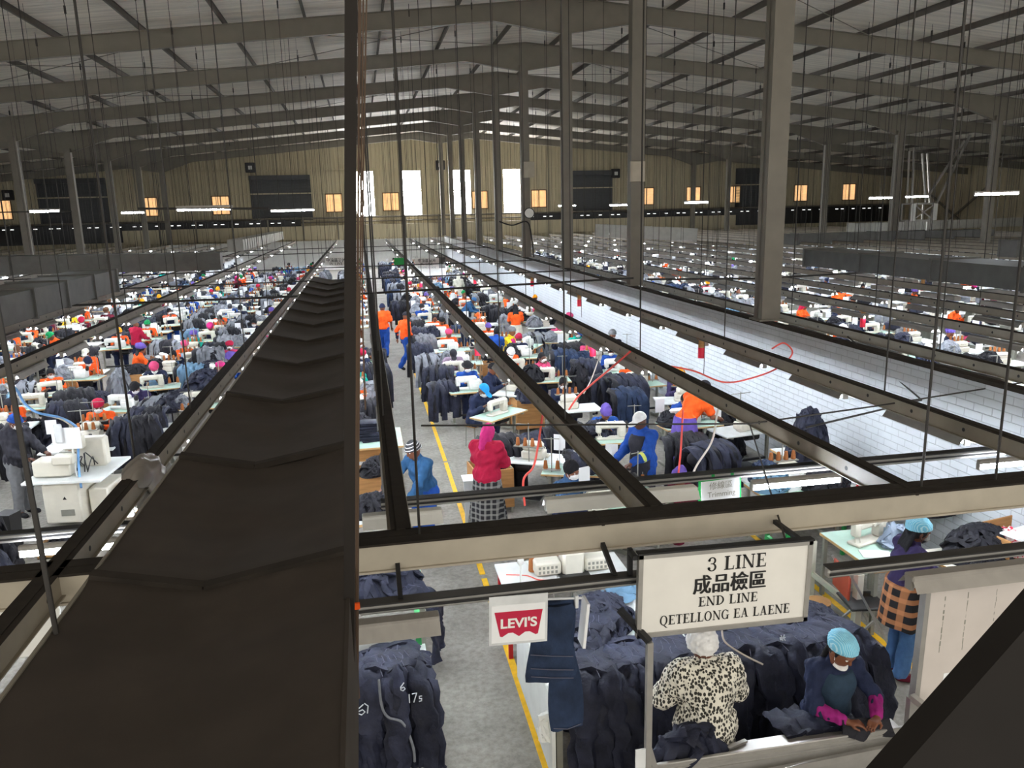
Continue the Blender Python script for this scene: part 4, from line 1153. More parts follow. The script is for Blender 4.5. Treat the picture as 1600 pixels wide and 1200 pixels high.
def crumple(rx, ry, h, seed, n=26, z0=0):
    """a crumpled heap of garments lying on something"""
    r = random.Random(seed); mb = MB()
    def hz(x, y): 
        q = (x/rx)**2+(y/ry)**2
        return z0+h*max(0, 1-q)**.7
    vs = []; N = 24
    for i in range(N+1):
        for j in range(N+1):
            x = (i/N*2-1)*rx; y = (j/N*2-1)*ry
            q = math.hypot(x/rx, y/ry)
            if q > 1: x /= q; y /= q
            rd = abs(mnoise.noise((x*7+seed, y*7, 0)))+.5*abs(mnoise.noise((x*15, y*15+seed, 3)))
            vs.append((x, y, hz(x, y)*(1-.45*rd)))
    mb.add(vs, [(i*(N+1)+j, (i+1)*(N+1)+j, (i+1)*(N+1)+j+1, i*(N+1)+j+1) for i in range(N) for j in range(N)])
    for k in range(n):
        a = r.uniform(0, 6.28); d = r.random()**.6*.75; x, y = rx*d*math.cos(a), ry*d*math.sin(a); di = r.uniform(0, 6.28)
        pts = []
        for s in range(5):
            pts.append((x, y, hz(x, y)*.97+.015+r.uniform(0, .03))); di += r.uniform(-1.1, 1.1); l = r.uniform(.08, .16)
            x += math.cos(di)*l; y += math.sin(di)*l
            q = math.hypot(x/rx, y/ry)
            if q > .98: x *= .98/q; y *= .98/q
        garment(mb, smooth_path(pts, 13), (0, 0, 1), r.uniform(.04, .075), r.uniform(.03, .06), .022, seed*31+k)
    return mb
def hang(wx, dy, ztop, zlow, seed, n=11, side=-1):
    """a bundle of trousers laid over a support and hanging down on the camera side"""
    r = random.Random(seed); mb = MB()
    mb.ell((0, .03, ztop-.14), (wx*.9, dy*.7, .15), 14, 1)
    for k in range(n):
        x = -wx+2*wx*(k+.5)/n+r.uniform(-.02, .02); zt = ztop+r.uniform(-.02, .06)*(1-abs(x/wx)**2)+.02; zl = zlow+r.uniform(0, .3)
        o = dy+r.uniform(-.05, .07); x2 = x*1.12+r.uniform(-.04, .04)
        pts = [(x*.9, -side*dy*.5, zt-.02), (x*.95, 0, zt+.03), (x, side*o*.75, zt-.02), (x2, side*o*1.02, zt-.15), (x2*1.02, side*(o*1.05), (zt+zl)/2), (x2*1.04, side*o*1.02, zl)]
        p = smooth_path(pts, 15)
        nr = []
        for i in range(15):
            q = min(1, max(0, (i-4)/3)); nr.append(Vector((0, side*q, 1-q*.95)))
        garment(mb, p, nr, r.uniform(.055, .08), r.uniform(.055, .075), r.uniform(.03, .045), seed*17+k, 10, 1 if r.random() < .3 else 0, .016)
    return mb
def folded(n, seed):
    r = random.Random(seed); mb = MB(); z = .0
    for k in range(n):
        a = r.uniform(-.2, .2); R = Matrix.Rotation(a, 3, 'Z'); h = r.uniform(.02, .032)
        mb.box(-.2, .2, -.15, .15, 0, h, bev=.012, R=R, at=(r.uniform(-.03, .03), r.uniform(-.02, .02), z)); z += h
    return mb
PILE = {}
for s in range(4): PILE['heap%d' % s] = crumple(.34, .27, .26+.05*s, 3+s).mesh('garment_heap', 60)
for s in range(3): PILE['wide%d' % s] = crumple(.55, .36, .30+.06*s, 23+s, 40).mesh('garment_heap', 60)
for s in range(4): PILE['hang%d' % s] = hang(.30+.05*(s % 2), .30, .86+.05*s, .12, 41+s).mesh('hanging_garments', 60)
for s in range(2): PILE['stack%d' % s] = folded(9+4*s, 61+s).mesh('folded_garments', 60)
for me in PILE.values(): me.materials.append(m_denim); me.materials.append(m_denimk)
def pile(kind, loc, label, m=None, rz=0, scale=1, group=None, cat='clothes', name='garment_heap', sc3=None):
    o = obj(name if not kind.startswith('stack') else 'folded_garments', PILE[kind], None, None, loc, rz, label, cat, group)
    if kind.startswith('hang'): o.name = 'hanging_garments'
    o.scale = sc3 or (scale,)*3
    if m:
        o.material_slots[0].link = 'OBJECT'; o.material_slots[0].material = m
    return o

# ================================================================== named workers (from the front), each at a real place
R = math.radians
# px, py of head top, z of head top, yaw deg, pose, head, headcol, topcol, sleeve, apron, bottom, botcol, mask, hair, extra, label
NAMED = [
 (645, 690, 1.63, -50, 'reach', 'beanie', M_stripe, 'steel blue', 'ls', None, 'trousers', 'royal blue', None, None, dict(res='hi', skin=1, shoes='black'), 'man in striped grey beanie and blue sweater reaching over garments beside the aisle'),
 (762, 664, 1.66, 150, 'stand', 'headscarf', 'magenta', 'crimson', 'ls', None, 'skirt', M_plaid, None, None, dict(res='hi', hood=True, bulk=.03), 'person in crimson jacket, magenta headscarf and plaid skirt, back turned'),
 (893, 722, 1.30, 35, 'sit', 'thick hair', 'black', 'denim blue', 'ls', 'denim blue', 'trousers', 'navy', True, None, dict(res='hi', skin=1), 'bareheaded person in denim shirt and white mask bent behind the cross beam'),
 (1000, 645, 1.72, -65, 'stand', 'cap', 'white', 'royal blue', 'ls', 'charcoal', 'trousers', 'royal blue', None, None, dict(res='hi', skin=0, bulk=.02), 'man in white cap and blue work jacket standing at a machine'),
 (1100, 595, 1.68, 115, 'stoop', 'beanie', 'charcoal', 'orange', 'ss', None, 'skirt', 'purple', None, None, dict(res='hi'), 'person in dark beanie, orange shirt and purple skirt stooping at a machine'),
 (755, 600, 1.30, 40, 'sitlow', 'cap', 'bright blue', 'navy', 'ls', None, 'trousers', 'navy', True, None, {}, 'person in bright blue cap and navy top bent over a machine'),
 (880, 590, 1.28, 0, 'sit', 'short hair', 'black', 'navy', 'ls', None, 'trousers', 'navy', True, None, dict(res='hi', skin=0), 'bareheaded person in navy shirt and white mask at a pale table'),
 (730, 565, 1.30, 5, 'sit', 'hat', 'black', 'royal blue', 'ls', 'navy', 'trousers', 'navy', True, None, {}, 'person in black hat, blue jacket and navy bib at a machine'),
 (708, 546, 1.28, 0, 'sitlow', 'cap', 'charcoal', 'lilac', 'ls', None, 'trousers', 'navy', True, None, {}, 'person in dark cap and lilac cardigan bent low'),
 (770, 568, 1.32, 60, 'sit', 'beanie', 'black', 'navy', 'ls', None, 'trousers', 'navy', None, None, {}, 'person in black beanie and navy jumper, turned right, beside blue jacket worker'),
 (701, 515, 1.28, 0, 'sit', 'beret', 'pink', 'orange', 'ss', 'navy', 'trousers', 'navy', None, None, {}, 'person in pink beret, orange shirt and dark bib beside the aisle row'),
 (798, 543, 1.28, 10, 'sitlow', 'beanie', 'white', 'orange', 'ls', None, 'trousers', 'navy', True, None, {}, 'person in white knitted hat and orange jacket under the middle tray'),
 (776, 512, 1.30, 150, 'sit', 'short hair', 'black', 'royal blue', 'ls', None, 'trousers', 'navy', None, None, {}, 'bareheaded person in bright blue jacket seen from behind'),
 (800, 512, 1.30, 60, 'sit', 'hair net', 'grey', 'yellow', 'ls', 'magenta', 'trousers', 'navy', None, None, {}, 'person in yellow and magenta top beside the bright blue jacket'),
 (763, 505, 1.28, 0, 'sit', 'beanie', 'purple', 'orange', 'ss', 'navy', 'trousers', 'navy', None, None, {}, 'person in purple beanie and orange shirt facing the viewer'),
 (747, 489, 1.28, 0, 'sit', 'cap', 'orange', 'orange', 'ss', 'navy', 'trousers', 'navy', None, None, {}, 'person in orange cap and orange shirt with dark bib'),
 (805, 476, 1.66, 175, 'stand', 'braids', 'black', 'orange', 'ss', None, 'skirt', 'cream', None, None, {}, 'standing person in orange shirt and cream skirt, back turned'),
 (597, 475, 1.72, 172, 'walk', 'beanie', 'navy', 'orange', 'ss', None, 'trousers', 'royal blue', None, None, dict(bulk=.02), 'person in orange shirt, navy cap and blue overalls walking up the aisle'),
 (634, 488, 1.70, 120, 'walk', 'cap', 'charcoal', 'orange', 'ml', None, 'trousers', 'royal blue', None, None, dict(guards='navy'), 'person in grey cap, orange top and blue trousers walking right in the aisle'),
 (679, 492, 1.28, 0, 'sit', 'braids', 'black', 'orange', 'ss', 'navy', 'trousers', 'navy', None, None, {}, 'person with black braids, orange shirt and navy bib'),
 (659, 475, 1.32, 10, 'situp', 'beanie', 'charcoal', 'royal blue', 'ls', 'steel blue', 'trousers', 'navy', True, None, {}, 'person in blue coverall and white mask beside the aisle'),
 (666, 458, 1.32, 0, 'sit', 'head wrap', 'purple', 'orange', 'ss', 'black', 'trousers', 'navy', None, None, {}, 'person in purple head wrap and orange shirt behind the blue coverall worker'),
 (740, 465, 1.40, 70, 'stoop', 'beanie', 'steel blue', 'steel blue', 'ls', None, 'trousers', 'denim blue', None, None, {}, 'person in denim jacket stooping far over a table'),
 (726, 458, 1.30, 0, 'sit', 'braids', 'brown', 'orange', 'ss', None, 'trousers', 'navy', None, None, {}, 'person in orange shirt behind the stooping denim jacket'),
 (716, 428, 1.68, 170, 'stand', 'headscarf', 'cream', 'cream', 'ls', None, 'skirt', 'cream', None, None, dict(hood=True), 'standing person in cream hooded top, back turned'),
 (796, 458, 1.30, 30, 'sit', 'beanie', 'steel blue', 'orange', 'ss', 'red', 'trousers', 'navy', None, None, {}, 'person in blue beanie and orange shirt with red bib'),
 (836, 461, 1.30, 180, 'sit', 'beanie', 'mustard', 'pink', 'ss', None, 'trousers', 'navy', None, None, {}, 'person in mustard beanie close to the white brick wall'),
 (890, 489, 1.30, 90, 'sit', 'beret', 'pink', 'crimson', 'ss', None, 'trousers', 'navy', None, None, {}, 'person in pink beret beside the white brick wall'),
 (957, 517, 1.32, -20, 'sit', 'hair net', 'grey', 'navy', 'ls', None, 'trousers', 'navy', True, None, {}, 'person in grey hair net and navy top beside the white brick wall'),
 (985, 562, 1.24, 5, 'sit', 'headscarf', 'black', 'orange', 'ss', 'navy', 'trousers', 'navy', None, None, {}, 'person in orange shirt and navy bib facing the viewer near the wall'),
 (1063, 575, 1.32, -10, 'sit', 'beanie', 'mustard', 'dark purple', 'ls', None, 'trousers', 'navy', None, None, {}, 'person in mustard beanie and dark purple top near the stooping orange shirt'),
 (1437, 812, 1.64, 80, 'stand', 'hair net', M_net, 'dark purple', 'ls', None, 'trousers', 'denim blue', M_plaid, 'braids', dict(res='hi', skin=0, shoes='maroon', bulk=.01), 'person in light blue hair net and dark purple jacket with plaid wrap, standing right'),
 (1098, 985, 1.60, 178, 'apart', 'fluffy hat', 'white', M_leopard, 'ml', None, 'trousers', 'navy', None, None, dict(res='hi', bulk=.055, guards='violet'), 'person in spotted black and white coat and fluffy white hat, back turned'),
 (1317, 997, 1.53, 0, 'inspect', 'hair net', M_net, 'navy', 'ml', 'slate', 'trousers', 'navy', 'chin', 'braids', dict(res='hi', skin=1, guards='violet'), 'person in light blue hair net inspecting jeans, purple sleeves and dark apron'),
 (1062, 735, 1.0, -60, 'sitlow', 'head wrap', 'purple', 'maroon', 'ls', None, 'trousers', 'maroon', None, None, {}, 'person in purple head wrap and maroon top half hidden behind the light rail'),
 # left hall
 (22, 648, 1.66, 65, 'stand', 'beanie', 'royal blue', 'charcoal', 'ls', None, 'trousers', 'grey', True, None, dict(res='hi', bulk=.03), 'person in bright blue beanie and dark jacket standing at the left edge'),
 (152, 625, 1.33, 0, 'sit', 'beret', 'crimson', 'orange', 'ls', 'black', 'trousers', 'navy', True, None, dict(res='hi', skin=0), 'person in crimson beret, orange shirt, black bib and white mask'),
 (210, 597, 1.25, -15, 'sitlow', 'beanie', 'black', 'dark purple', 'ls', None, 'trousers', 'navy', True, None, dict(res='hi', guards='purple'), 'person in black beanie and purple top bent over dark garments'),
 (78, 576, 1.27, 20, 'sit', 'short hair', 'black', 'orange', 'ss', 'navy', 'trousers', 'navy', True, None, dict(res='hi'), 'bareheaded person in orange shirt and navy bib with white mask'),
 (133, 545, 1.30, 0, 'sit', 'cap', 'cream', 'orange', 'ss', 'navy', 'trousers', 'navy', True, None, {}, 'person in cream cap and orange shirt with navy bib'),
 (220, 538, 1.36, 120, 'sit', 'head wrap', 'purple', 'orange', 'ss', None, 'trousers', 'denim blue', None, 'braids', {}, 'person in purple head wrap and long braids, orange shirt, turned away'),
 (240, 567, 1.28, 10, 'sitlow', 'beret', 'pink', 'navy', 'ls', 'light blue', 'trousers', 'navy', True, None, dict(res='hi'), 'person in pink beret and navy jumper with light blue bib'),
 (288, 533, 1.28, 25, 'sit', 'beret', 'pink', 'orange', 'ss', 'light blue', 'trousers', 'navy', None, None, {}, 'person in pink beret, orange shirt and light blue bib'),
 (360, 550, 1.35, -70, 'sitlow', 'headscarf', 'purple', 'royal blue', 'ls', None, 'trousers', 'navy', None, None, {}, 'person in purple headscarf and blue jacket leaning beside the black duct'),
 (328, 505, 1.26, 0, 'sitlow', 'beret', 'magenta', 'cream', 'ls', 'navy', 'trousers', 'navy', None, None, {}, 'person in magenta beret and cream top before the orange sleeves'),
 (343, 493, 1.30, 5, 'sit', 'short hair', 'black', 'orange', 'ss', 'black', 'trousers', 'navy', None, None, {}, 'bareheaded person in orange shirt with black bib'),
 (375, 477, 1.30, 0, 'sit', 'cap', 'black', 'navy', 'ls', None, 'trousers', 'navy', True, None, {}, 'person in black cap and open navy jacket with white mask'),
 (264, 482, 1.32, 20, 'situp', 'short hair', 'black', 'orange', 'ss', 'navy', 'trousers', 'royal blue', True, None, {}, 'person in orange shirt raising a hand to the white mask'),
 (212, 500, 1.60, 150, 'stand', 'cap', 'steel blue', 'crimson', 'ls', None, 'trousers', 'navy', None, None, {}, 'standing person in crimson top and blue cap in the left hall'),
 (185, 514, 1.28, 10, 'sit', 'head wrap', 'mustard', 'orange', 'ss', 'maroon', 'trousers', 'navy', True, None, {}, 'person in mustard head wrap and orange shirt, masked'),
 (78, 519, 1.34, -50, 'sitlow', 'beanie', 'green', 'orange', 'ls', None, 'trousers', 'navy', None, None, {}, 'person in green knitted cap and orange top behind the tray'),
 (26, 541, 1.28, 15, 'sit', 'cap', 'brown', 'royal blue', 'ls', 'orange', 'trousers', 'navy', True, None, {}, 'person in brown cap, blue sleeves and orange bib, masked'),
 (127, 496, 1.26, 0, 'sitlow', 'beret', 'crimson', 'maroon', 'ls', None, 'trousers', 'navy', True, None, {}, 'person in crimson beret bent low behind white papers'),
 (165, 482, 1.32, 0, 'sit', 'head wrap', 'brown', 'maroon', 'ls', None, 'trousers', 'navy', True, None, {}, 'person in brown head wrap, maroon top and white mask'),
 (416, 526, 1.26, -20, 'sit', 'beret', 'pink', 'orange', 'ls', None, 'trousers', 'navy', None, None, {}, 'person in pink beret and orange sleeve at the edge of the black duct'),
 (292, 452, 1.30, 0, 'sit', 'head wrap', 'maroon', 'green', 'ls', 'teal', 'trousers', 'navy', True, None, {}, 'person in green top and maroon head wrap, masked'),
 (323, 443, 1.32, 0, 'sit', 'beanie', 'charcoal', 'light blue', 'ls', 'olive', 'trousers', 'navy', True, None, {}, 'person in light blue top with olive bib'),
 (1310, 449, 1.62, 175, 'stand', 'short hair', 'black', 'orange', 'ss', None, 'trousers', 'navy', None, None, {}, 'standing person in orange shirt in the right hall, back turned'),
 (1257, 473, 1.30, 30, 'sit', 'headscarf', 'crimson', 'orange', 'ss', None, 'trousers', 'navy', None, None, {}, 'person in crimson headscarf and orange shirt in the right hall'),
]
occupied = []
for (px, py, z, yaw, ps, hd, hc, tc, sl, ap, bt, bc, mk_, hair, ex, lb) in NAMED:
    P = POSES[ps]; p = W(px, py, z=z)
    top = P['head'][2]+.118
    sc = 1.0
    # offset of the head from the person's origin
    ca, sa = math.cos(R(yaw)), math.sin(R(yaw)); hx, hy = P['head'][0], P['head'][1]
    ox, oy = ca*hx-sa*hy, sa*hx+ca*hy
    sc = min(1.12, max(.94, z/top)) if z > 1.2 else 1
    x, y = p.x-ox*sc, p.y-oy*sc
    occupied.append((x, y))
    far_ = math.hypot(x, y)
    po = person((x, y, 0 if z > 1.2 else z-top), R(yaw), ps, hd, hc, tc, lb, sleeve=sl, apron=ap, bottom=bt, botcol=bc, mask=mk_, hair=hair, scale=sc, **ex)
    if 'plaid wrap' in lb:
        wm = skirt_mesh(P, .225, .27, .60, 5); wm.materials.append(M_plaid2); obj('plaid_wrap', wm, None, po)
    if 'white cap and blue work' in lb:
        e, wv = P['elL'], P['wrL']; a_ = e+(wv-e)*.18; b_ = e+(wv-e)*.36
        obj('reflective_band', MB().tube([a_, b_], [.077, .073], 16).mesh('band', 60), mat('reflective yellow', srgb(225, 235, 120), .4), po)
    if ps.startswith('sit') and z > 1.2:
        kd = len(occupied) % 3
        fx, fy = sa, -ca
        sx, sy = min(x+fx*.62*sc, 6.45) if x < 7 else x+fx*.62*sc, y+fy*.62*sc
        short = lb.split(' beside')[0].split(' under the')[0]
        if y > 7:
            place(KITS[kd], 'sewing_station', (sx, sy, 0), R(yaw), ('%s in front of the ' % KNM[kd] + short)[:400] if len(short.split()) <= (9 if kd == 2 else 10) else ('%s of the ' % KNM[kd]+' '.join(short.split()[:(10 if kd == 2 else 11)])), 'sewing machine', skip=('work_sheet',))
            place(STOOL, 'stool', (x, y+.02, 0), R(yaw), 'stool under the '+' '.join(short.split()[:12]), 'stool')


# ================================================================== rows of stations, workers and garment heaps
TOPS = ['orange']*9+['navy']*4+['royal blue']*2+['blue', 'denim blue', 'crimson', 'maroon', 'pink', 'grey', 'purple', 'teal', 'white', 'yellow', 'black', 'charcoal']
HEADS = [('beret', c) for c in ('pink', 'crimson', 'magenta', 'purple', 'navy', 'black')]+[('beanie', c) for c in ('black', 'navy', 'grey', 'royal blue', 'crimson', 'mustard', 'purple', 'green', 'white')]+\
        [('head wrap', c) for c in ('purple', 'mustard', 'crimson', 'brown', 'green', 'navy')]+[('headscarf', c) for c in ('black', 'purple', 'magenta', 'grey')]+\
        [('cap', c) for c in ('white', 'black', 'royal blue', 'charcoal')]+[('short hair', 'black')]*5+[('braids', 'black')]*3+[('hair net', 'white')]*2
rr = random.Random(42)
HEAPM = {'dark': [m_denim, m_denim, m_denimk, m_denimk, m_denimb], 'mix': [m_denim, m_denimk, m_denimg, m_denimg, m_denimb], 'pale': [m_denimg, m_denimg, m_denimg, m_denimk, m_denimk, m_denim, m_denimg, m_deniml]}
ROWS = [  # x, y0, y1, step, description, tone switch y, max dist kept individually
 (2.3, 17.5, 62, 1.55, 'row beside the aisle', 19), (3.95, 11.5, 62, 1.6, 'middle row of first line', 21), (5.75, 10.4, 62, 1.6, 'row along white brick wall', 20),
 (-.35, 16.5, 62, 1.7, 'row left of aisle', 20),
 (-3.5, 16.0, 60, 1.6, 'first row left of duct', 14), (-5.1, 17, 60, 1.6, 'second row left of duct', 17), (-7.1, 13.6, 56, 1.6, 'third row left of duct', 17), (-9.1, 19, 50, 1.7, 'fourth row left of duct', 17), (-11.1, 22, 48, 1.7, 'fifth row left of duct', 17),
 (8.9, 9.5, 46, 1.6, 'first row right of brick wall', 14), (10.9, 11, 46, 1.6, 'second row right of brick wall', 16), (12.9, 13, 46, 1.7, 'third row right of brick wall', 17), (14.9, 15, 44, 1.7, 'fourth row right of brick wall', 17)]
nst = npe = 0
ORDR = {}
def art(c): return c
HIDDEN = lambda x, y, z: False
for x0, ya, yb, st, desc, tone in ROWS:
    k = 0; y = ya
    while y < yb:
        x = x0+rr.uniform(-.18, .18); yy = y+rr.uniform(-.12, .12); y += st; k += 1
        clash = any(abs(x-ox) < .85 and abs(yy-oy) < .8 or (abs(x-ox) < .85 and abs(yy-.62-oy) < .55) for ox, oy in occupied)
        kd = rr.randrange(3)
        tail = '%s in %s' % (nth(k), desc)
        far_ = yy > 42
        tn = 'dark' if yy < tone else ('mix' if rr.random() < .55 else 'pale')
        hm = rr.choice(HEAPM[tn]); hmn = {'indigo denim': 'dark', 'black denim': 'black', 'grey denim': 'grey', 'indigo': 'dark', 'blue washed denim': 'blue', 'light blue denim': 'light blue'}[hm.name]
        if not clash:
            if not far_ or rr.random() < .7:
                nst += 1
                place(KITS[kd], 'sewing_station', (x, yy-.62, 0), rr.uniform(-.12, .12), '%s on a table, %s' % (KNM[kd], tail), 'sewing machine', 'sewing stations in the '+desc, skip=(('treadle', 'motor', 'leg') if yy > 26 else ())+(('work_sheet',) if rr.random() < .6 else ()))
            if rr.random() < .74:
                npe += 1
                hd, hc = rr.choice(HEADS); tc = rr.choice(TOPS); mk_ = rr.random() < .6
                ap = rr.choice([None, None, 'navy', 'black', 'denim blue'])
                ps = rr.choice(['sit', 'sit', 'sit', 'sitlow', 'situp']); sl = rr.choice(['ss', 'ls']) if tc == 'orange' else 'ls'
                person((x, yy, 0), rr.uniform(-.5, .5), ps, hd, hc, tc, 'worker in %s top, %s, %s' % (tc, hc+' '+hd if hd not in ('short hair', 'braids') else 'bare '+hd, tail), sleeve=sl, apron=ap if yy < 34 else None,
                       mask=mk_, res='mid' if yy < 27 else 'low', group='seated workers in the '+desc)
        # heaps: one on the table beside the head, one hanging bundle on the left of the station
        q = rr.random()
        if not any(abs(x-.75-ox) < .5 and abs(yy-.4-oy) < .5 for ox, oy in occupied):
            if q < .25 and yy < 26 and x0 not in (-.35, 2.3):
                place(TROUGH, 'trolley_box', (x-.85, yy-.35, 0), rr.uniform(-.1, .1), 'plywood trolley box under garments, '+tail, 'trolley', 'plywood trolley boxes in the '+desc)
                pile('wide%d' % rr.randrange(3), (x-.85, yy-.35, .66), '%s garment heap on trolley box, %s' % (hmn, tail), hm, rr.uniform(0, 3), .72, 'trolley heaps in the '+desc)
            elif q < .8:
                s = rr.randrange(4)
                pile('hang%d' % s, (x-.82, yy-.35, 0), '%s garments hanging over trolley, %s' % (hmn, tail), hm, rr.uniform(-.25, .25), 1, 'hanging garments in the '+desc)
            if not clash and (q < .5 or q > .8):
                s = rr.randrange(4)
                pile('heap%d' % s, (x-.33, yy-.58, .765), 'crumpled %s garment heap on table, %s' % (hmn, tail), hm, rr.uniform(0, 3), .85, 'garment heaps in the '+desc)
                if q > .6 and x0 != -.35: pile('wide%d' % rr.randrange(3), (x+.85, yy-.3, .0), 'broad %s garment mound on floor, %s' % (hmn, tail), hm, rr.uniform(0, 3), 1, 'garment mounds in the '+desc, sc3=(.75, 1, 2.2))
print('stations', nst, 'people', npe)
# far clutter nobody could count
fm = MB(); ff = random.Random(5)
def blob(x, y, z, a, b, c, m): fm.ell((x, y, z), (a, b, c), 6, m)
FX = [-13.1-1.95*i for i in range(13)]+[16.9+1.95*i for i in range(18)]
for x in FX+[r_[0] for r_ in ROWS if r_[0] < -8 or r_[0] > 8]:
    y = 14 if x in FX else (47 if x > 8 else 49)
    if x < -20 or x > 25: y = 20
    while y < 66:
        yy = y+ff.uniform(-.3, .3); xx = x+ff.uniform(-.3, .3); y += 1.5
        if min(abs(xx-LCX), abs(xx-RCX)) < 1.0 and min(abs(yy-q) for q in FR) < .8: continue
        fm.box(xx-.55, xx+.55, yy-.3, yy+.3, .72, .76, 0); fm.box(xx-.5, xx-.42, yy-.25, yy+.25, 0, .72, 5); fm.box(xx+.42, xx+.5, yy-.25, yy+.25, 0, .72, 5)
        fm.box(xx-.28, xx+.2, yy-.07, yy+.07, .95, 1.06, 1); fm.box(xx+.06, xx+.2, yy-.07, yy+.07, .76, .98, 1); fm.box(xx-.3, xx-.2, yy-.06, yy+.06, .85, 1.05, 1)
        fm.box(xx-.5, xx-.3, yy+.18, yy+.2, 1.1, 1.4, 2); fm.cyl((xx+.35, yy+.15, .78), (xx+.35, yy+.15, .95), .035, .02, 6, 6)
        for _ in range(2): blob(xx+ff.uniform(-.7, .7), yy+ff.uniform(-.4, .2), ff.uniform(.75, 1.0), ff.uniform(.2, .4), ff.uniform(.15, .3), ff.uniform(.12, .3), ff.choice([3, 4, 4, 7, 3]))
obj('far_sewing_lines', fm.mesh('far_sewing_lines', 0), [m_topw, m_cream, m_paper, m_denim, m_denimg, m_leg, m_thread, m_denimk], label='distant sewing lines with countless small machines and heaps', cat='sewing lines', kind='stuff')
# small far-off workers
kf = 0
for x in FX[:6]+FX[13:24]:
    y = 16 if abs(x) < 20 else 22
    while y < 58 and kf < 110:
        y += ff.choice([3.1, 4.7, 6.2])
        tc = ff.choice(TOPS); hd, hc = ff.choice(HEADS); kf += 1
        side = 'left' if x < 0 else 'right'; j = (FX.index(x)+6 if x < 0 else FX.index(x)-13+5)
        person((x+ff.uniform(-.3, .3), y+.5, 0), ff.uniform(-.6, .6), ff.choice(['sit', 'sitlow', 'sit']), hd, hc, tc, 'small distant worker in %s top, %s, %s line of %s hall' % (tc, hc+' '+hd if hd not in ('short hair', 'braids') else 'bare '+hd, nth(j), side),
               sleeve='ls', mask=None, res='low', group='small distant workers in the %s hall, %s %s on line %d' % (side, tc, hc+hd, j))

# ================================================================== lettering
def text2d(body, bold=0):
    c = bpy.data.curves.new('lettering', 'FONT'); c.body = body; c.offset = bold; c.align_x = 'CENTER'
    o = bpy.data.objects.new('lettering', c); COL.objects.link(o)
    bpy.context.view_layer.update()
    me = bpy.data.meshes.new_from_object(o.evaluated_get(bpy.context.evaluated_depsgraph_get()))
    v = [(q.co.x, q.co.y) for q in me.vertices]; f = [tuple(p.vertices) for p in me.polygons]
    bpy.data.objects.remove(o); bpy.data.curves.remove(c); bpy.data.meshes.remove(me)
    return v, f
def serif(body):
    V = []; F = []; x = 0.0
    def quad(pts):
        o = len(V); V.extend(pts); F.append((o, o+1, o+2, o+3))
    def rect(x0, x1, y0, y1): quad([(x0, y0), (x1, y0), (x1, y1), (x0, y1)])
    def diag(xa, ya, xb, yb, w): quad([(xa-w/2, ya), (xa+w/2, ya), (xb+w/2, yb), (xb-w/2, yb)])
    def ring(cx, cy, rx, ry, tx, ty, a0=0, a1=360, n=28):
        p = []
        for i in range(n+1):
            a = R(a0+(a1-a0)*i/n); c, s = math.cos(a), math.sin(a)
            p.append(((cx+rx*c, cy+ry*s), (cx+(rx-tx)*c, cy+(ry-ty)*s)))
        for i in range(n): quad([p[i][0], p[i+1][0], p[i+1][1], p[i][1]])
    T, t = .19, .075
    for ch in body:
        if ch == ' ': x += .45; continue
        if ch == 'I': rect(x+.11, x+.11+T, 0, 1); rect(x, x+.38, 0, t); rect(x, x+.38, 1-t, 1); w = .38
        elif ch == 'L': rect(x+.1, x+.1+T, 0, 1); rect(x, x+.38, 1-t, 1); rect(x, x+.68, 0, t); quad([(x+.6, t), (x+.68, t), (x+.7, .3), (x+.67, .3)]); w = .7
        elif ch == 'E':
            rect(x+.1, x+.1+T, 0, 1); rect(x, x+.66, 1-t, 1); rect(x, x+.7, 0, t); rect(x+.2, x+.5, .48, .54); rect(x+.47, x+.52, .38, .64)
            quad([(x+.6, 1-t), (x+.66, 1-t), (x+.67, .76), (x+.64, .76)]); quad([(x+.62, t), (x+.7, t), (x+.72, .28), (x+.69, .28)]); w = .72
        elif ch == 'N': rect(x+.1, x+.17, 0, 1); rect(x+.73, x+.8, 0, 1); diag(x+.74, 0, x+.12, 1, .19); rect(x, x+.28, 0, t); rect(x, x+.2, 1-t, 1); rect(x+.62, x+.9, 1-t, 1); w = .9
        elif ch == 'D': rect(x+.1, x+.1+T, 0, 1); ring(x+.28, .5, .55, .5, .17, t, -90, 90); rect(x, x+.3, 0, t); rect(x, x+.3, 1-t, 1); w = .84
        elif ch in 'OQG':
            if ch == 'G': ring(x+.42, .5, .42, .52, .17, t, 42, 318); rect(x+.62, x+.78, .0, .42); rect(x+.54, x+.88, .4, .46); quad([(x+.7, .68), (x+.76, .68), (x+.76, .97), (x+.73, .97)])
            else: ring(x+.42, .5, .42, .52, .17, t)
            if ch == 'Q': quad([(x+.38, -.01), (x+.52, 0), (x+.86, -.3), (x+.66, -.28)]); quad([(x+.66, -.28), (x+.86, -.3), (x+.95, -.24), (x+.8, -.3)])
            w = .86
        elif ch == 'T': rect(x+.28, x+.28+T, 0, 1); rect(x+.0, x+.72, 1-t, 1); rect(x+.17, x+.55, 0, t); quad([(x, 1-t), (x+.05, 1-t), (x+.03, .73), (x, .73)]); quad([(x+.67, 1-t), (x+.72, 1-t), (x+.72, .73), (x+.69, .73)]); w = .72
        elif ch == 'A': diag(x+.14, 0, x+.42, 1, .07); diag(x+.68, 0, x+.42, 1, .18); rect(x+.24, x+.6, .3, .36); rect(x, x+.28, 0, t); rect(x+.52, x+.86, 0, t); w = .86
        elif ch == '3': ring(x+.3, .74, .27, .26, .13, .07, -80, 165); ring(x+.3, .27, .31, .29, .14, .07, -165, 85); rect(x+.2, x+.36, .5, .56); ring(x+.1, .78, .09, .09, .09, .09); ring(x+.09, .2, .1, .1, .1, .1); w = .62
        x += w+.09
    x -= .09
    return [(a-x/2, b) for a, b in V], F
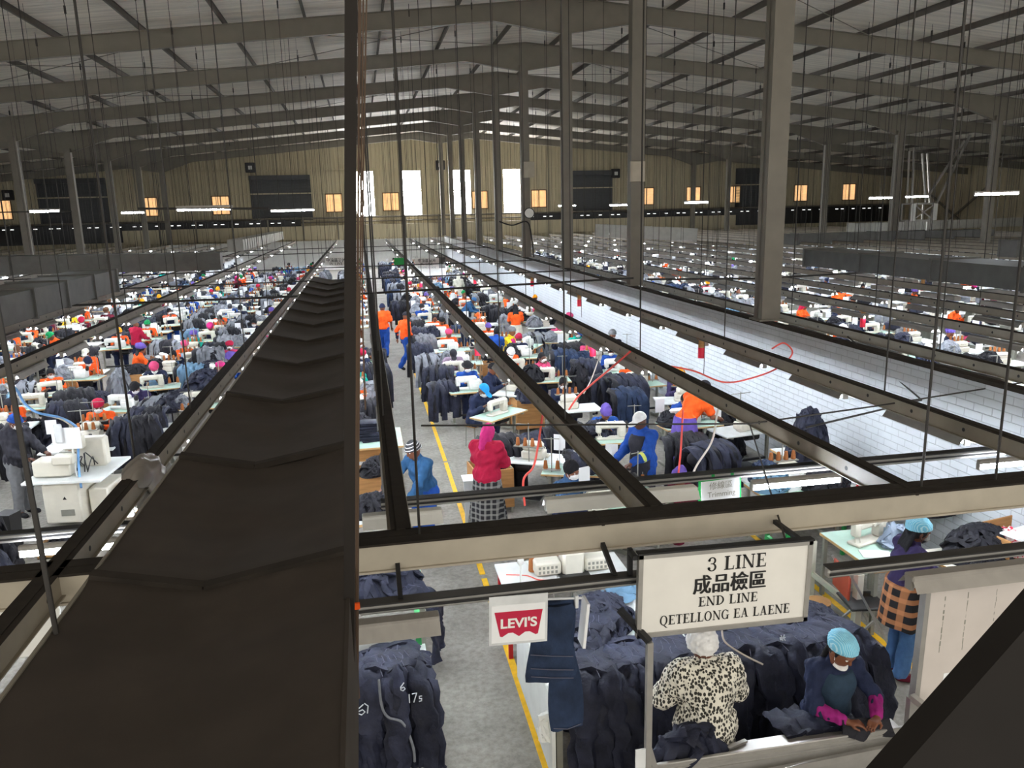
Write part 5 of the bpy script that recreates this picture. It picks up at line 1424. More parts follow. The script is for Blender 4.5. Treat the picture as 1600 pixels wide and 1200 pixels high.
def letters(mb, vf, fr, size, cx, cy, m=0, zoff=.003, sx=1):
    """lay 2-D lettering on a board: fr = (origin, x axis, y axis, normal)"""
    o, ax, ay, az = [Vector(q) for q in fr[:4]]
    mb.add([o+ax*(cx+x*size*sx)+ay*(cy+y*size)+az*zoff for x, y in vf[0]], vf[1], m)
def board_frame(bl, br, tl):
    ax = (br-bl).normalized(); ay = (tl-bl); ay = (ay-ax*ay.dot(ax)).normalized()
    return bl, ax, ay, ax.cross(ay), (br-bl).length, (tl-bl).length
def board(mb, fr, x0, x1, y0, y1, z0, z1, m=0):
    mb.prism([(x0, y0), (x1, y0), (x1, y1), (x0, y1)], z0, z1, fr[:4], m)

# ------------------------------------------------------------------ the big hanging sign
SY = 4.5
fr = board_frame(W(994, 997, y=SY), W(1260, 969, y=SY), W(997, 867, y=SY)); Wd, Hg = fr[4], fr[5]
mb = MB(); board(mb, fr, 0, Wd, 0, Hg, -.02, 0)
sg = obj('hanging_sign', mb.mesh('sign', 0), m_sign, label='large white sign reading 3 LINE END LINE with black capitals and characters', cat='sign')
for a in ((0, Wd, 0, .03), (0, Wd, Hg-.03, Hg), (0, .03, 0, Hg), (Wd-.03, Wd, 0, Hg)):
    mb = MB(); board(mb, fr, *a, -.03, .012); obj('sign_frame', mb.mesh('frame', 0), m_alu, sg)
mb = MB(); board(mb, fr, -.005, Wd+.005, Hg, Hg+.012, -.04, .02); obj('top_edge', mb.mesh('top_edge', 0), m_black, sg)
mb = MB()
letters(mb, serif('3 LINE'), fr, .098, Wd*.56, Hg*.73, sx=1.02)
for q in range(5): letters(mb, text2d('成品檢區', 0), fr, .142, Wd*.525+(q-2)*.002, Hg*.485+.0015*(q % 2), 0, .003+q*.0003, .92)
letters(mb, serif('END LINE'), fr, .068, Wd*.52, Hg*.31)
letters(mb, serif('QETELLONG EA LAENE'), fr, .068, Wd*.51, Hg*.125, sx=.92)
obj('lettering', mb.mesh('lettering', 0), m_ink, sg)
obj('bracket', MB().beam((1.60, SY+.01, 2.4), (1.60, 4.62, 2.4), .03, .03).beam((1.60, 4.62, 2.2), (1.60, 4.62, 2.42), .03, .03).mesh('bracket', 0), m_black, sg)
obj('bracket', MB().beam((2.78, SY+.01, 2.38), (2.78, 4.95, 2.38), .03, .03).mesh('bracket', 0), m_black, sg)
def cordline(pts, r, label, m, name='cord', cat='cord', n=5): return thing(name, MB().tube(smooth_path(pts, 6*len(pts)) if len(pts) > 2 else pts, r, n).mesh(name, 60), m, label, cat)
cordline([W(1171, 662, y=7.0), W(1228, 846, y=4.5)], .007, 'thin dark cord slanting down to the top of the large white sign', m_wire)
# aluminium stand that carries the sign side and the bench front
z = .9
A_, B_ = W(1003, 1192, z=z), W(1421, 1142, z=z)
pt = W(1015, 1003, y=4.44); pb = Vector((pt.x, 4.44, .0))
stn = obj('aluminium_stand', MB().beam(pt, pb, .04, .04, up=(0, 1, 0)).mesh('post', 0), m_alu, label='upright aluminium post at the left end of the inspection bench', cat='post')
obj('arm', MB().beam(pt, W(968, 952, y=4.62), .045, .03).mesh('arm', 0), m_black, stn)
obj('brace', MB().beam((pt.x+.01, 4.44, 1.05), (pt.x+.16, 4.42, .5), .035, .035).mesh('brace', 0), m_alu, stn)
obj('label_holder', MB().box(pt.x-.1, pt.x-.03, 4.40, 4.41, .92, 1.08).mesh('label_holder', 0), m_clear, stn)
# inspection bench
x0, x1, y0 = A_.x, B_.x+.02, A_.y-.02
bn = obj('inspection_bench', None, label='grey aluminium inspection bench in front of the two workers at the bottom', cat='bench', loc=(0, 0, 0))
obj('benchtop', MB().box(x0, x1, y0, y0+.16, .80, .84), m_alu, bn)
obj('front_rail', MB().box(x0, x1, y0-.03, y0, .84, .905, bev=.006).box(x0, x1, y0-.035, y0-.03, .855, .87), m_alu, bn)
obj('front_panel', MB().box(x0, x1, y0-.01, y0, .12, .80), m_alu, bn)
obj('lower_rail', MB().beam((x0+.05, y0-.06, .70), (x1+.3, y0-.09, .82), .03, .05), m_alu, bn)
for x in (x0+.03, (x0+x1)/2, x1-.03):
    for y in (y0+.03, y0+.13): obj('leg', MB().box(x-.02, x+.02, y-.02, y+.02, 0, .80), m_alu, bn)
thing('jeans_bag', crumple(.3, .12, .2, 77, 10).mesh('heap', 60), m_denim, 'small heap of dark jeans on the bench before the spotted coat', 'clothes', loc=(2.06, y0+.12, .80))
thing('metal_scissors', MB().beam((0, 0, 0), (.16, .05, 0), .03, .015).mesh('tool', 0), m_alu, 'small bright metal tool lying at the bench edge', 'tool', loc=(2.32, y0+.09, .855))
pg = MB()
for i, s in enumerate((-1, 0, 1, 2)):
    pts = [(s*.16, .30, .02), (s*.15, .12, .06), (s*.14, -.02, .05)]
    garment(pg, smooth_path(pts, 10), (0, 0, 1), .09, .08, .03, 300+i)
thing('dark_jeans', pg.mesh('jeans', 60), m_denim, 'dark jeans spread on the bench under the hands of the hair net worker', 'clothes', loc=(3.0, y0+.13, .80))
# cloth held up by the inspecting worker
hp = [(-.02, 0, .16), (.18, -.02, .17), (.36, -.03, .12)]
cl = MB(); vs = []
for i in range(13):
    u = i/12
    for j in range(9):
        v = j/8
        vs.append((-.02+.38*u, -.02-.05*v+.03*math.sin(u*9+v*2)*v, .17-.05*u*u-v*(.13-.03*u)+.012*math.sin(u*14)*v))
cl.add(vs, [(i*9+j, (i+1)*9+j, (i+1)*9+j+1, i*9+j+1) for i in range(12) for j in range(8)])
cl.add([(a, b+.006, c) for a, b, c in vs], [(i*9+j, i*9+j+1, (i+1)*9+j+1, (i+1)*9+j) for i in range(12) for j in range(8)])
thing('held_garment', cl.mesh('cloth', 60), m_denimk, 'dark garment held up between the hands of the hair net worker', 'clothes', loc=(3.16, 4.50, .84))

# ------------------------------------------------------------------ individual jeans
def jeans_meshes(seed, lt, lh, lift=0):
    r = random.Random(seed); mb = MB(); N = 22
    def path(x0, x1):
        pts = [(x0*.9, lt, .02+lift), (x0, lt*.5, .05+lift), (x0, .06, .05+lift), (x0*1.03, -.06, -.03), (x1, -.13, -.22), (x1*1.05, -.15, -lh*.6), (x1*1.1, -.14, -lh)]
        return [Vector(p)+Vector((.015*math.sin(i*1.7+seed), .012*math.sin(i*2.3+seed), 0)) for i, p in enumerate(smooth_path(pts, N))]
    nr = [Vector((0, -min(1, max(0, (i-6)/4)), 1-.96*min(1, max(0, (i-6)/4)))) for i in range(N)]
    for s in (-1, 1): garment(mb, path(s*.085, s*(.10+r.uniform(0, .05))), nr, .105, .085, .03, seed*3+s, 12, wob=.016)
    garment(mb, path(0, 0)[:8], nr[:8], .19, .17, .036, seed*5, 14, wob=.012)
    wb = MB(); p = path(0, 0); garment(wb, [p[0]+(p[0]-p[1]).normalized()*.02, p[0], p[1]], [Vector((0, 0, 1))]*3, .195, .195, .042, seed*7, 14, wob=.004)
    stt = MB(); q = [v+n*.042 for v, n in zip(path(0, 0), nr)]
    stt.tube(q[:9], .0035, 4)
    for s in (-1, 1):
        stt.tube([q[2]+Vector((s*.05, 0, .0)), q[3]+Vector((s*.1, 0, -.002)), q[4]+Vector((s*.16, 0, -.012))], .003, 4)
        stt.tube([q[3]+Vector((s*.05, 0, .003)), q[5]+Vector((s*.055, 0, .003)), q[6]+Vector((s*.1, 0, -.002)), q[5]+Vector((s*.15, 0, -.01))], .0028, 4)
    return mb.mesh('jeans', 60), wb.mesh('waistband', 60), stt.mesh('stitching', 60)
m_stitch = mat('pale stitching thread', srgb(96, 96, 112), .8)
JM = [jeans_meshes(100+i, .42+.05*(i % 3), .62+.06*(i % 2), .0) for i in range(5)]
for a, b, c in JM: a.materials.append(m_denim); b.materials.append(m_denim); c.materials.append(m_stitch)
def jeans(i, loc, rz, label, group=None, sc=(1, 1, 1)):
    a, b, c = JM[i % 5]
    o = obj('jeans', a, None, None, loc, rz, label, 'jeans', group); o.scale = sc
    obj('waistband', b, None, o); obj('stitching', c, None, o)
    return o
tb = obj('inspection_table', None, label='long white table buried under draped dark jeans behind the two bottom workers', cat='table', loc=(0, 0, 0))
obj('tabletop', MB().box(1.25, 4.05, 5.42, 7.0, .76, .80), m_topw, tb); obj('side_panel', MB().box(1.25, 1.28, 5.45, 6.95, .08, .76), m_topw, tb)
for x in (1.32, 4.0):
    for y in (5.5, 6.9): obj('leg', MB().box(x-.025, x+.025, y-.025, y+.025, 0, .76), m_leg, tb)
k = 0
for layer, (n, ya, za) in enumerate(((10, 5.50, .80), (9, 5.40, .87), (8, 5.36, .93))):
    for i in range(n):
        x = 1.62+(3.86-1.62)*(i+.5*(layer % 2))/(n-1); k += 1
        x = min(x, 3.92)
        jeans(k, (x, ya+rr.uniform(-.05, .05), za+rr.uniform(0, .03)), rr.uniform(-.12, .12)+(x-2.8)*.12, 'dark jeans draped off the white table behind the bench, %s from the left, %s layer' % (nth(i+1), ('lowest', 'middle', 'top')[layer]), 'jeans draped behind the inspection bench', (1, 1, 1.12))
for i in range(5):
    jeans(i+2, (1.62+.08*(i % 3), 5.55+.10*i, .80+.045*i), .35-.2*i, 'dark jeans heaped at the left end of the white table, %s from bottom' % nth(i+1), 'jeans heaped at the left table end', (1, 1, 1.05))
pile('wide1', (1.9, 6.45, .80), 'tangled dark jeans mound on the white table behind the post', m_denim, .4, .8)
pile('wide2', (3.0, 6.2, .80), 'tangled dark jeans mound on the white table behind the large sign', m_denim, 1.2, .9)
pile('wide0', (3.75, 6.0, .80), 'tangled dark jeans mound at the right end of the white table', m_denim, 2.2, .75)
lj = MB(); garment(lj, smooth_path([(-.3, .05, .04), (0, 0, .05), (.3, .03, .04)], 12), (0, 0, 1), .17, .14, .03, 9); garment(lj, smooth_path([(.1, .16, .05), (.26, .1, .08), (.4, 0, .05)], 12), (0, 0, 1), .08, .08, .03, 10)
p = W(952, 950, z=.84); thing('light_jeans', lj.mesh('jeans', 60), m_deniml, 'light blue jeans lying flat on the white table behind the logo card', 'jeans', loc=(p.x, 6.85, .80), rotz=.2)
# chalk marks and tie strings
m_chalk = mat('white chalk', srgb(205, 212, 222), .9)
def scrawl(strokes, o, ax, ay, sz, label):
    mb = MB(); o = Vector(o); ax = Vector(ax); ay = Vector(ay)
    for st_ in strokes: mb.tube([o+ax*(x*sz)+ay*(y*sz) for x, y in st_], .005, 5)
    return thing('chalk_mark', mb.mesh('chalk', 60), m_chalk, label, 'chalk mark')
# ------------------------------------------------------------------ left foreground trolley of jeans
tl = obj('jeans_trolley', None, label='trolley under the tied jeans at the left of the aisle, bottom of view', cat='trolley', loc=(0, 0, 0))
obj('shelf', MB().box(-.5, .34, 5.95, 6.6, .72, .76), m_topw, tl); obj('back_panel', MB().box(-.6, .30, 6.62, 6.66, .3, 1.02), m_white, tl)
obj('edge_bar', MB().box(.26, .31, 6.58, 6.7, 0, 1.06), m_legg, tl); obj('edge_bar', MB().box(.17, .20, 6.58, 6.62, .3, 1.03), m_legg, tl)
for x in (-.45, .28): obj('leg', MB().box(x-.02, x+.02, 5.98, 6.02, 0, .72), m_leg, tl)
for i, (x, y, z, a) in enumerate(((-.42, 5.98, .76, .1), (-.2, 5.96, .78, -.05), (.02, 6.0, .77, .0), (.2, 5.97, .76, .08), (-.32, 5.9, .84, .2), (-.06, 5.9, .86, -.1), (.14, 5.92, .85, .15))):
    jeans(i, (x, y, z), a, 'dark jeans tied and hanging over the left trolley, %s of seven' % nth(i+1), 'jeans tied over the left trolley', (1, 1, 1.1))
scrawl([[(0, 0), (0, 1)], [(.3, 1), (.8, 1.05), (.45, 0)], [(1.35, .62), (1.05, .6), (1.05, .35), (1.3, .3), (1.28, .05), (1.0, .0)]], W(640, 1098, y=5.735), (1, 0, 0), (.0, -.0, 1), .075, 'white chalk number 17s on the tied jeans')
scrawl([[(.5, 1), (.1, .5), (.1, .15), (.35, 0), (.6, .2), (.45, .45), (.12, .35)]], W(625, 1080, y=5.75), (1, 0, 0), (0, 0, 1), .07, 'white chalk figure 6 on the tied jeans near the waist')
scrawl([[(.6, 1), (.1, .6), (.05, .2), (.4, 0), (.7, .25), (.5, .5), (.1, .35)], [(.7, 1.1), (1.0, .8), (.9, .1)]], W(558, 1118, y=5.73), (1, 0, 0), (0, 0, 1), .09, 'white chalk figure on the tied jeans beside the black post')
cordline([W(592, 1062, y=5.74), W(596, 1100, y=5.72), W(606, 1120, y=5.71), W(630, 1130, y=5.71), W(645, 1165, y=5.71), W(648, 1190, y=5.72)], .011, 'white cloth string tying the jeans of the left trolley', m_denimg)
cordline([W(1128, 985, y=5.28), W(1133, 1003, y=5.24), W(1160, 1022, y=5.22), W(1192, 1038, y=5.2)], .008, 'white string hanging on the jeans right of the spotted coat', m_whitehose)
p = W(1218, 1002, y=5.27); scrawl([[(0, .5), (.9, .5)], [(.2, .9), (.5, 0)], [(.7, .95), (.6, .5), (.9, 0)], [(.1, .2), (.4, .4)]], p, (1, 0, 0), (0, 0, 1), .055, 'white chalk scribble on the jeans left of the hair net worker')
# table behind with garments
def table(x0, x1, y0, y1, z, label, mt, me_, legm=None, shelf=False):
    t = obj('work_table', None, label=label, cat='table', loc=(0, 0, 0))
    obj('tabletop', MB().box(x0, x1, y0, y1, z-.035, z, 1, top=0, bev=.005), [mt, me_], t)
    for x in (x0+.05, x1-.05):
        for y in (y0+.05, y1-.05): obj('leg', MB().box(x-.022, x+.022, y-.022, y+.022, 0, z-.035), legm or m_leg, t)
    if shelf: obj('side_panel', MB().box(x0+.04, x1-.04, y1-.06, y1-.05, .2, z-.04), m_ply, t)
    return t
table(-.6, .42, 7.3, 8.1, .78, 'pale green table with jeans just behind the left end of the low rail', m_top, m_edge)
pile('wide2', (-.1, 7.65, .78), 'dark jeans heap on the pale green table behind the low rail', m_denim, .5, .95)
jeans(1, (.38, 7.5, .80), 1.3, 'dark jeans hanging off the right end of the pale green table', None)
# ------------------------------------------------------------------ white table with vented machines
wt = table(1.22, 2.6, 7.36, 8.05, .78, 'white table with vented machines just behind the cross beam', m_topw, m_topw, mat('red painted steel', srgb(190, 30, 40), .5))
def vented(loc, label, rz=0):
    t = obj('machine', None, label=label, cat='machine', loc=loc, rotz=rz)
    obj('column', MB().box(-.12, .12, -.1, .12, 0, .27, bev=.03), m_cream, t)
    for s in (-1, 1):
        mb = MB().box(s*.27-.14, s*.27+.14, -.08, .1, .02, .17, 0, bev=.02)
        for i in range(5):
            for j in range(2): mb.box(s*.27-.11+i*.045, s*.27-.085+i*.045, -.083, -.079, .05+j*.05, .08+j*.05, 1)
        obj('vented_housing', mb, [m_cream, m_leg], t)
    obj('base', MB().box(-.16, .16, -.18, .14, -.0, .03), m_black, t)
vented((2.0, 7.66, .78), 'cream vented machine head seen from behind on the white table')
def spool(loc, label): return thing('thread_cone', MB().lathe([(.03, 0), (.05, .006), (.052, .02), (.045, .13), (.03, .15), (.012, .155)], (0, 0, 0), 14).mesh('cone', 40), m_thread, label, 'thread cone', loc=loc)
spool((1.6, 7.78, .78), 'brown thread cone on the white table beside the vented machine')
thing('paper_sheets', MB().box(-.16, .16, -.1, .1, 0, .012).mesh('sheets', 0), m_paper, 'paper sheets lying on the white table behind the vented machine', 'paper', loc=(1.75, 7.95, .78), rotz=.2)
cordline([(1.3, 7.75, .785), (1.5, 7.65, .80), (1.62, 7.55, .785), (1.8, 7.5, .79), (1.72, 7.45, .785)], .006, 'thin red air hose on the white table', m_redhose)
thing('air_filter', MB().cyl((0, 0, 0), (0, 0, .22), .012, n=8).lathe([(.02, .2), (.035, .22), (.035, .26), (.02, .28)], (0, 0, 0), 10).mesh('filter', 40), m_white, 'small white rod stand on the white table, left end', 'stand', loc=(1.42, 7.55, .78))
# ------------------------------------------------------------------ logo card
LY = 4.575
fr = board_frame(W(766, 1008, y=LY), W(853, 1000, y=LY), W(765, 945, y=LY)); Wd, Hg = fr[4], fr[5]
mb = MB(); board(mb, fr, -.008, Wd+.008, -.008, Hg+.05, -.004, 0); cd_ = obj('logo_card', mb.mesh('sleeve', 0), m_clear, label='small white card with a crimson wing-shaped logo hanging from the low rail', cat='sign')
mb = MB(); board(mb, fr, .008, Wd-.008, .01, Hg-.012, .0, .003); obj('card', mb.mesh('card', 0), m_paper, cd_)
bw = [(.07, .80), (.93, .80), (.85, .20), (.81, .18), (.70, .27), (.62, .27), (.51, .17), (.40, .27), (.32, .27), (.21, .18), (.17, .20)]
mb = MB(); o, ax, ay, az = fr[:4]; n = len(bw)
mb.add([o+ax*(x*Wd)+ay*(y*Hg)+az*.0045 for x, y in bw], [tuple(range(n))[::-1] if False else tuple(range(n))[::-1]])
lg_ = obj('logo', mb.mesh('logo', 0), m_logo, cd_)
mb = MB(); letters(mb, text2d("LEVI'S", .03), fr, Hg*.32, Wd*.50, Hg*.40, 0, .006, 1.08); obj('lettering', mb.mesh('lettering', 0), m_white, lg_)
# sample jeans on a clip hanger beside it
sx, sz = W(872, 942, y=4.66).x, W(872, 942, y=4.66).z
sj = MB()
garment(sj, smooth_path([(sx+.02, 4.70, sz), (sx+.02, 4.71, sz-.3), (sx+.05, 4.70, sz-.6), (sx+.06, 4.70, 1.10)], 16), (0, -1, 0), .10, .115, .022, 55, 14, wob=.006)
garment(sj, smooth_path([(sx-.05, 4.665, sz-.02), (sx-.05, 4.645, sz-.2), (sx-.06, 4.645, 1.52)], 10), (0, -1, 0), .15, .16, .022, 56, 14, wob=.006)
s_ = obj('sample_jeans', sj.mesh('jeans', 60), m_denimb, label='blue sample jeans folded over a clip hanger beside the crimson logo card', cat='jeans')
mb = MB()
for zz in (1.56, 1.62, 1.72): mb.tube([(sx-.2, 4.617, zz+.02), (sx-.06, 4.612, zz-.005), (sx+.09, 4.617, zz-.03)], .003, 4)
obj('stitching', mb.mesh('stitching', 60), m_stitch, s_); mb = MB(); mb.tube([(sx-.04, 4.67, 1.13), (sx+.06, 4.67, 1.11), (sx+.16, 4.68, 1.13)], .003, 4)
obj('stitching', mb.mesh('stitching', 60), m_stitch, s_)
hg = obj('clip_hanger', MB().tube([(sx-.2, 4.69, sz+.03), (sx+.17, 4.69, sz)], .008, 6).mesh('bar', 60), m_clear, label='clear clip hanger holding the blue sample jeans', cat='hanger')
for q in (-.17, .13): obj('clip', MB().box(sx+q-.012, sx+q+.012, 4.665, 4.72, sz-.06, sz+.03, bev=.004), m_clear, hg)
obj('hook', MB().tube([(sx-.02, 4.69, sz+.02), (sx-.02, 4.69, sz+.1), (sx-.03, 4.65, sz+.14), (sx-.03, 4.61, sz+.1)], .004, 5), m_alu, hg)
thing('paper_tag', MB().box(-.01, .01, -.13, .0, -.32, .0, R=Matrix.Rotation(.1, 3, 'Y')).mesh('tag', 0), m_paper, 'long white paper tag hanging behind the blue sample jeans', 'tag', loc=(sx+.2, 4.76, sz-.02))
thing('white_cloth', crumple(.05, .04, .25, 5, 5).mesh('rag', 60), m_white, 'white rag tied low beside the sample jeans', 'rag', loc=(1.22, 5.6, .35))
# ------------------------------------------------------------------ white notice board at the right
BY = 4.45
fr = board_frame(W(1432, 1088, y=BY), W(1600, 1066, y=BY), W(1441, 922, y=BY)); Hg = fr[5]; Wd = fr[4]+.35
mb = MB(); board(mb, fr, 0, Wd, -.25, Hg, -.02, 0); nb = obj('notice_board', mb.mesh('board', 0), mat('scuffed cream board', srgb(206, 198, 192), .6, var=.06, scale=3), label='large cream notice board in a dark frame at the right picture edge', cat='board')
mb = MB(); board(mb, fr, -.03, .008, -.25, Hg, -.04, .02); obj('side_frame', mb.mesh('frame', 0), m_alu, nb)
mb = MB(); board(mb, fr, -.03, Wd, Hg, Hg+.03, -.05, .03); obj('top_frame', mb.mesh('frame', 0), m_black, nb)
mb = MB(); rs = random.Random(3)
for cx in (.14, .32, .55):
    for q in range(9): board(mb, fr, cx+rs.uniform(-.004, .004), cx+rs.uniform(.003, .008), Hg-.1-q*.05, Hg-.08-q*.05+rs.uniform(0, .03), 0, .0012)
obj('peeled_marks', mb.mesh('marks', 0), m_leg, nb)
p0 = W(1466, 1122, y=BY); lx = (p0-fr[0]).dot(fr[1]); ly = (p0-fr[0]).dot(fr[2]); hx_ = .36
mb = MB(); board(mb, fr, lx, lx+.46, ly-.2, ly+hx_-.0, .0, .003); ps_ = obj('poster', mb.mesh('poster', 0), m_paper, label='paper poster with small text and a photo pinned to the cream board', cat='poster')
mb = MB()
for i in range(5): board(mb, fr, lx+.05, lx+.36-.03*(i % 2), ly+hx_-.11-.018*i, ly+hx_-.104-.018*i, .003, .0036)
letters(mb, text2d('How to clean and sanitize'), fr, .03, lx+.23, ly+hx_-.06, 0, .0036, .9)
obj('printed_text', mb.mesh('text', 0), m_ink, ps_)
mb = MB(); board(mb, fr, lx+.05, lx+.2, ly-.0, ly+.16, .003, .0036, 0); obj('printed_photo', mb.mesh('photo', 0), mat('printed photo', srgb(120, 96, 86), .6, var=.6, scale=18), ps_)
st2 = obj('aluminium_stand', MB().beam(W(1424, 1090, y=4.42), Vector((W(1424, 1090, y=4.42).x, 4.42, 0)), .045, .045, up=(0, 1, 0)).mesh('post', 0), m_alu, label='upright aluminium post at the right end of the inspection bench', cat='post')
obj('arm', MB().beam(W(1424, 1088, y=4.42), W(1470, 1125, y=4.2), .045, .045).mesh('arm', 0), m_alu, st2)
# blurred stair stringer in the corner
pts = [W(x, y, y=1.0) for x, y in ((1600, 985), (1410, 1200), (1330, 1290), (1780, 1290), (1780, 781))]
mb = MB(); n = len(pts); mb.add([p for p in pts]+[p+Vector((.0, .05, 0)) for p in pts], [tuple(range(n))[::-1], tuple(range(n, 2*n))]+[(i, (i+1) % n, n+(i+1) % n, n+i) for i in range(n)])
thing('stair_stringer', mb.mesh('stringer', 0), mat('black painted plate', srgb(30, 27, 25), .85), 'dark slanting stair plate in the bottom right corner', 'stair part')
# tall leaning post and cords just right of the duct
a, b = W(548.5, -40, y=2.4), W(545, 1240, y=2.4); d = (b-a)/(b.z-a.z)
a = a+d*(10.9-a.z); b = b+d*(0-b.z)
thing('dark_post', MB().beam(a, b, .034, .034, up=(0, 1, 0)).mesh('post', 0), mat('blackened steel', srgb(34, 30, 27), .8), 'tall thin dark post in the centre, right beside the black duct', 'post')
cr_ = [((563, -20), (557, 620), (557, 1085), .0035), ((568, -20), (562, 500), (558, 1000), .003), ((573, -20), (566, 420), (571, 640), .0028), ((561, -20), (559, 700), (559, 1240), .003)]
for i, (p, q, s, r) in enumerate(cr_):
    cordline([W(*p, y=2.62), W(*q, y=2.62), W(*s, y=2.62)], r, 'brown hanging cord beside the dark centre post, %s from the left' % nth((2, 3, 4, 1)[i]), m_brown)
thing('cord_weight', MB().cyl((0, 0, -.04), (0, 0, .04), .008, n=8).mesh('weight', 40), m_brown, 'small rusty clamp at the bottom of the brown cords', 'clamp', loc=W(558, 1075, y=2.6))
thing('orange_tag', MB().box(-.012, .012, -.004, .004, -.012, .012).mesh('tag', 0), cloth('orange'), 'tiny orange tag tied to the brown cords', 'tag', loc=W(557, 947, y=2.6))
# hanger rods that carry the cross beam and the near left tray
for px, py, y, nm in ((655, 826, 5.0, 'left of the middle'), (1440, 752, 5.0, 'near the right edge'), (1556, 742, 5.0, 'at the right edge')):
    p = W(px, py, y=y); thing('hanger_rod', MB().cyl((p.x, y, 2.5), (p.x, y, roofz(p.x)+.1), .010, n=6).mesh('rod', 60), m_wire, 'long hanger rod holding the cross beam, '+nm, 'rod')
p = W(88, 990, z=3.4); thing('hanger_rod', MB().cyl(p, (p.x-.12, p.y, roofz(p.x)), .008, n=6).mesh('rod', 60), m_wire, 'dark hanger rod at the left edge of the black duct', 'rod')
p = W(210, 715, z=2.5); thing('hanger_rod', MB().cyl(p, (p.x, p.y, roofz(p.x)), .011, n=6).mesh('rod', 60), m_wire, 'dark hanger rod on the tray left of the black duct', 'rod')

# ================================================================== right foreground
W1 = [(5.15, 5.75, 6.95, 8.1)]
table(5.12, 5.85, 6.95, 8.0, .78, 'pale green table behind the large sign, left of the purple jacket worker', m_top, m_edge, m_leg)
place(KITS[0][5:6], 'sewing_machine', (5.55, 7.65, .015), .3, 'cream sewing machine on the pale green table behind the large sign', 'sewing machine')
thing('plastic_bag', crumple(.13, .1, .24, 14, 10).mesh('bag', 60), mat('blue grey plastic', srgb(130, 145, 165), .3), 'blue grey plastic bundle on the pale green table', 'bag', loc=(5.7, 7.45, .78))
thing('paper_sheets', MB().box(-.16, .16, -.1, .1, 0, .01).mesh('sheets', 0), m_paper, 'white paper sheets on the pale green table behind the large sign', 'paper', loc=(5.38, 7.3, .78), rotz=-.3)
table(5.9, 7.05, 6.3, 7.3, .78, 'cream table under the hands of the purple jacket worker', m_cream, m_edge, m_cream)
pile('wide1', (6.45, 7.05, .78), 'black garment heap on the cream table behind the purple jacket', m_denimk, .3, .85)
bs = obj('wooden_tray', MB().box(-.3, .3, -.22, .22, 0, .02).mesh('bottom', 0), m_ply, label='wooden bin with red flowered cloth at the right picture edge', cat='bin', loc=(6.78, 7.0, .80), rotz=.2)
for b in ((-.3, -.28, -.22, .22, 0, .26), (-.3, .3, .2, .22, 0, .3)): obj('side_panel', MB().box(*b, bev=.006), m_ply, bs)
thing('flowered_cloth', crumple(.27, .2, .22, 19, 14).mesh('cloth', 60), M_floral, 'white cloth with red flowers in the wooden bin', 'cloth', loc=(6.78, 6.97, .83))
thing('clip_file', MB().box(-.2, .2, -.13, .13, 0, .02).box(-.19, .19, -.12, .12, .02, .026).mesh('file', 0), m_paper, 'open white paper file resting on the flowered cloth', 'paper', loc=(6.8, 6.85, 1.06), rotz=.25)
thing('mint_garment', crumple(.16, .1, .06, 33, 8).mesh('cloth', 60), m_deniml, 'pale blue garment under the hands of the purple jacket worker', 'clothes', loc=(5.98, 6.42, .78))
thing('white_garment', crumple(.2, .12, .08, 34, 8).mesh('cloth', 60), m_white, 'white folded cloth on the cream table at the right edge', 'clothes', loc=(6.5, 6.5, .78))
thing('magenta_label', MB().box(-.06, .06, -.03, .03, 0, .02, bev=.005).mesh('label', 0), cloth('magenta'), 'small magenta packet on the cream table', 'packet', loc=(6.28, 6.55, .78))
# folding chair
fc = obj('folding_chair', None, label='folding chair with rust red back behind the purple jacket worker', cat='chair', loc=(5.0, 6.95, 0), rotz=R(80))
obj('seat', MB().box(-.2, .2, -.2, .2, .43, .46, bev=.01), m_black, fc)
obj('backrest', MB().box(-.2, .2, .22, .25, .55, .86, bev=.012), mat('rust red vinyl', srgb(170, 70, 50), .5), fc)
for s in (-1, 1):
    obj('leg', MB().beam((s*.21, .26, .88), (s*.21, -.24, 0), .022, .022), m_alu, fc); obj('leg', MB().beam((s*.19, -.18, .45), (s*.19, .26, 0), .022, .022), m_alu, fc)
# cream machine frame left of the chair
cf = obj('steel_trestle', None, label='cream steel table frame standing left of the folding chair', cat='frame', loc=(0, 0, 0))
for y in (7.0, 7.9):
    obj('foot', MB().box(4.95, 5.0, y-.3, y+.3, 0, .06), m_cream, cf); obj('upright', MB().box(4.94, 5.01, y-.04, y+.04, .06, .74), m_cream, cf)
obj('crossbar', MB().box(4.96, 4.99, 7.0, 7.9, .3, .36), m_cream, cf)
thing('bucket', MB().lathe([(.11, 0), (.13, .26), (.135, .27)], (0, 0, 0), 16).mesh('bucket', 40), m_ply, 'brown bucket with grey lid behind the large sign', 'bucket', loc=(4.75, 7.35, 0))
thing('green_bin_side', MB().box(-.02, .02, -.3, .3, 0, .9).mesh('bar', 0), m_legg, 'green edge panel beside the brown bucket', 'panel', loc=(4.35, 7.5, 0))
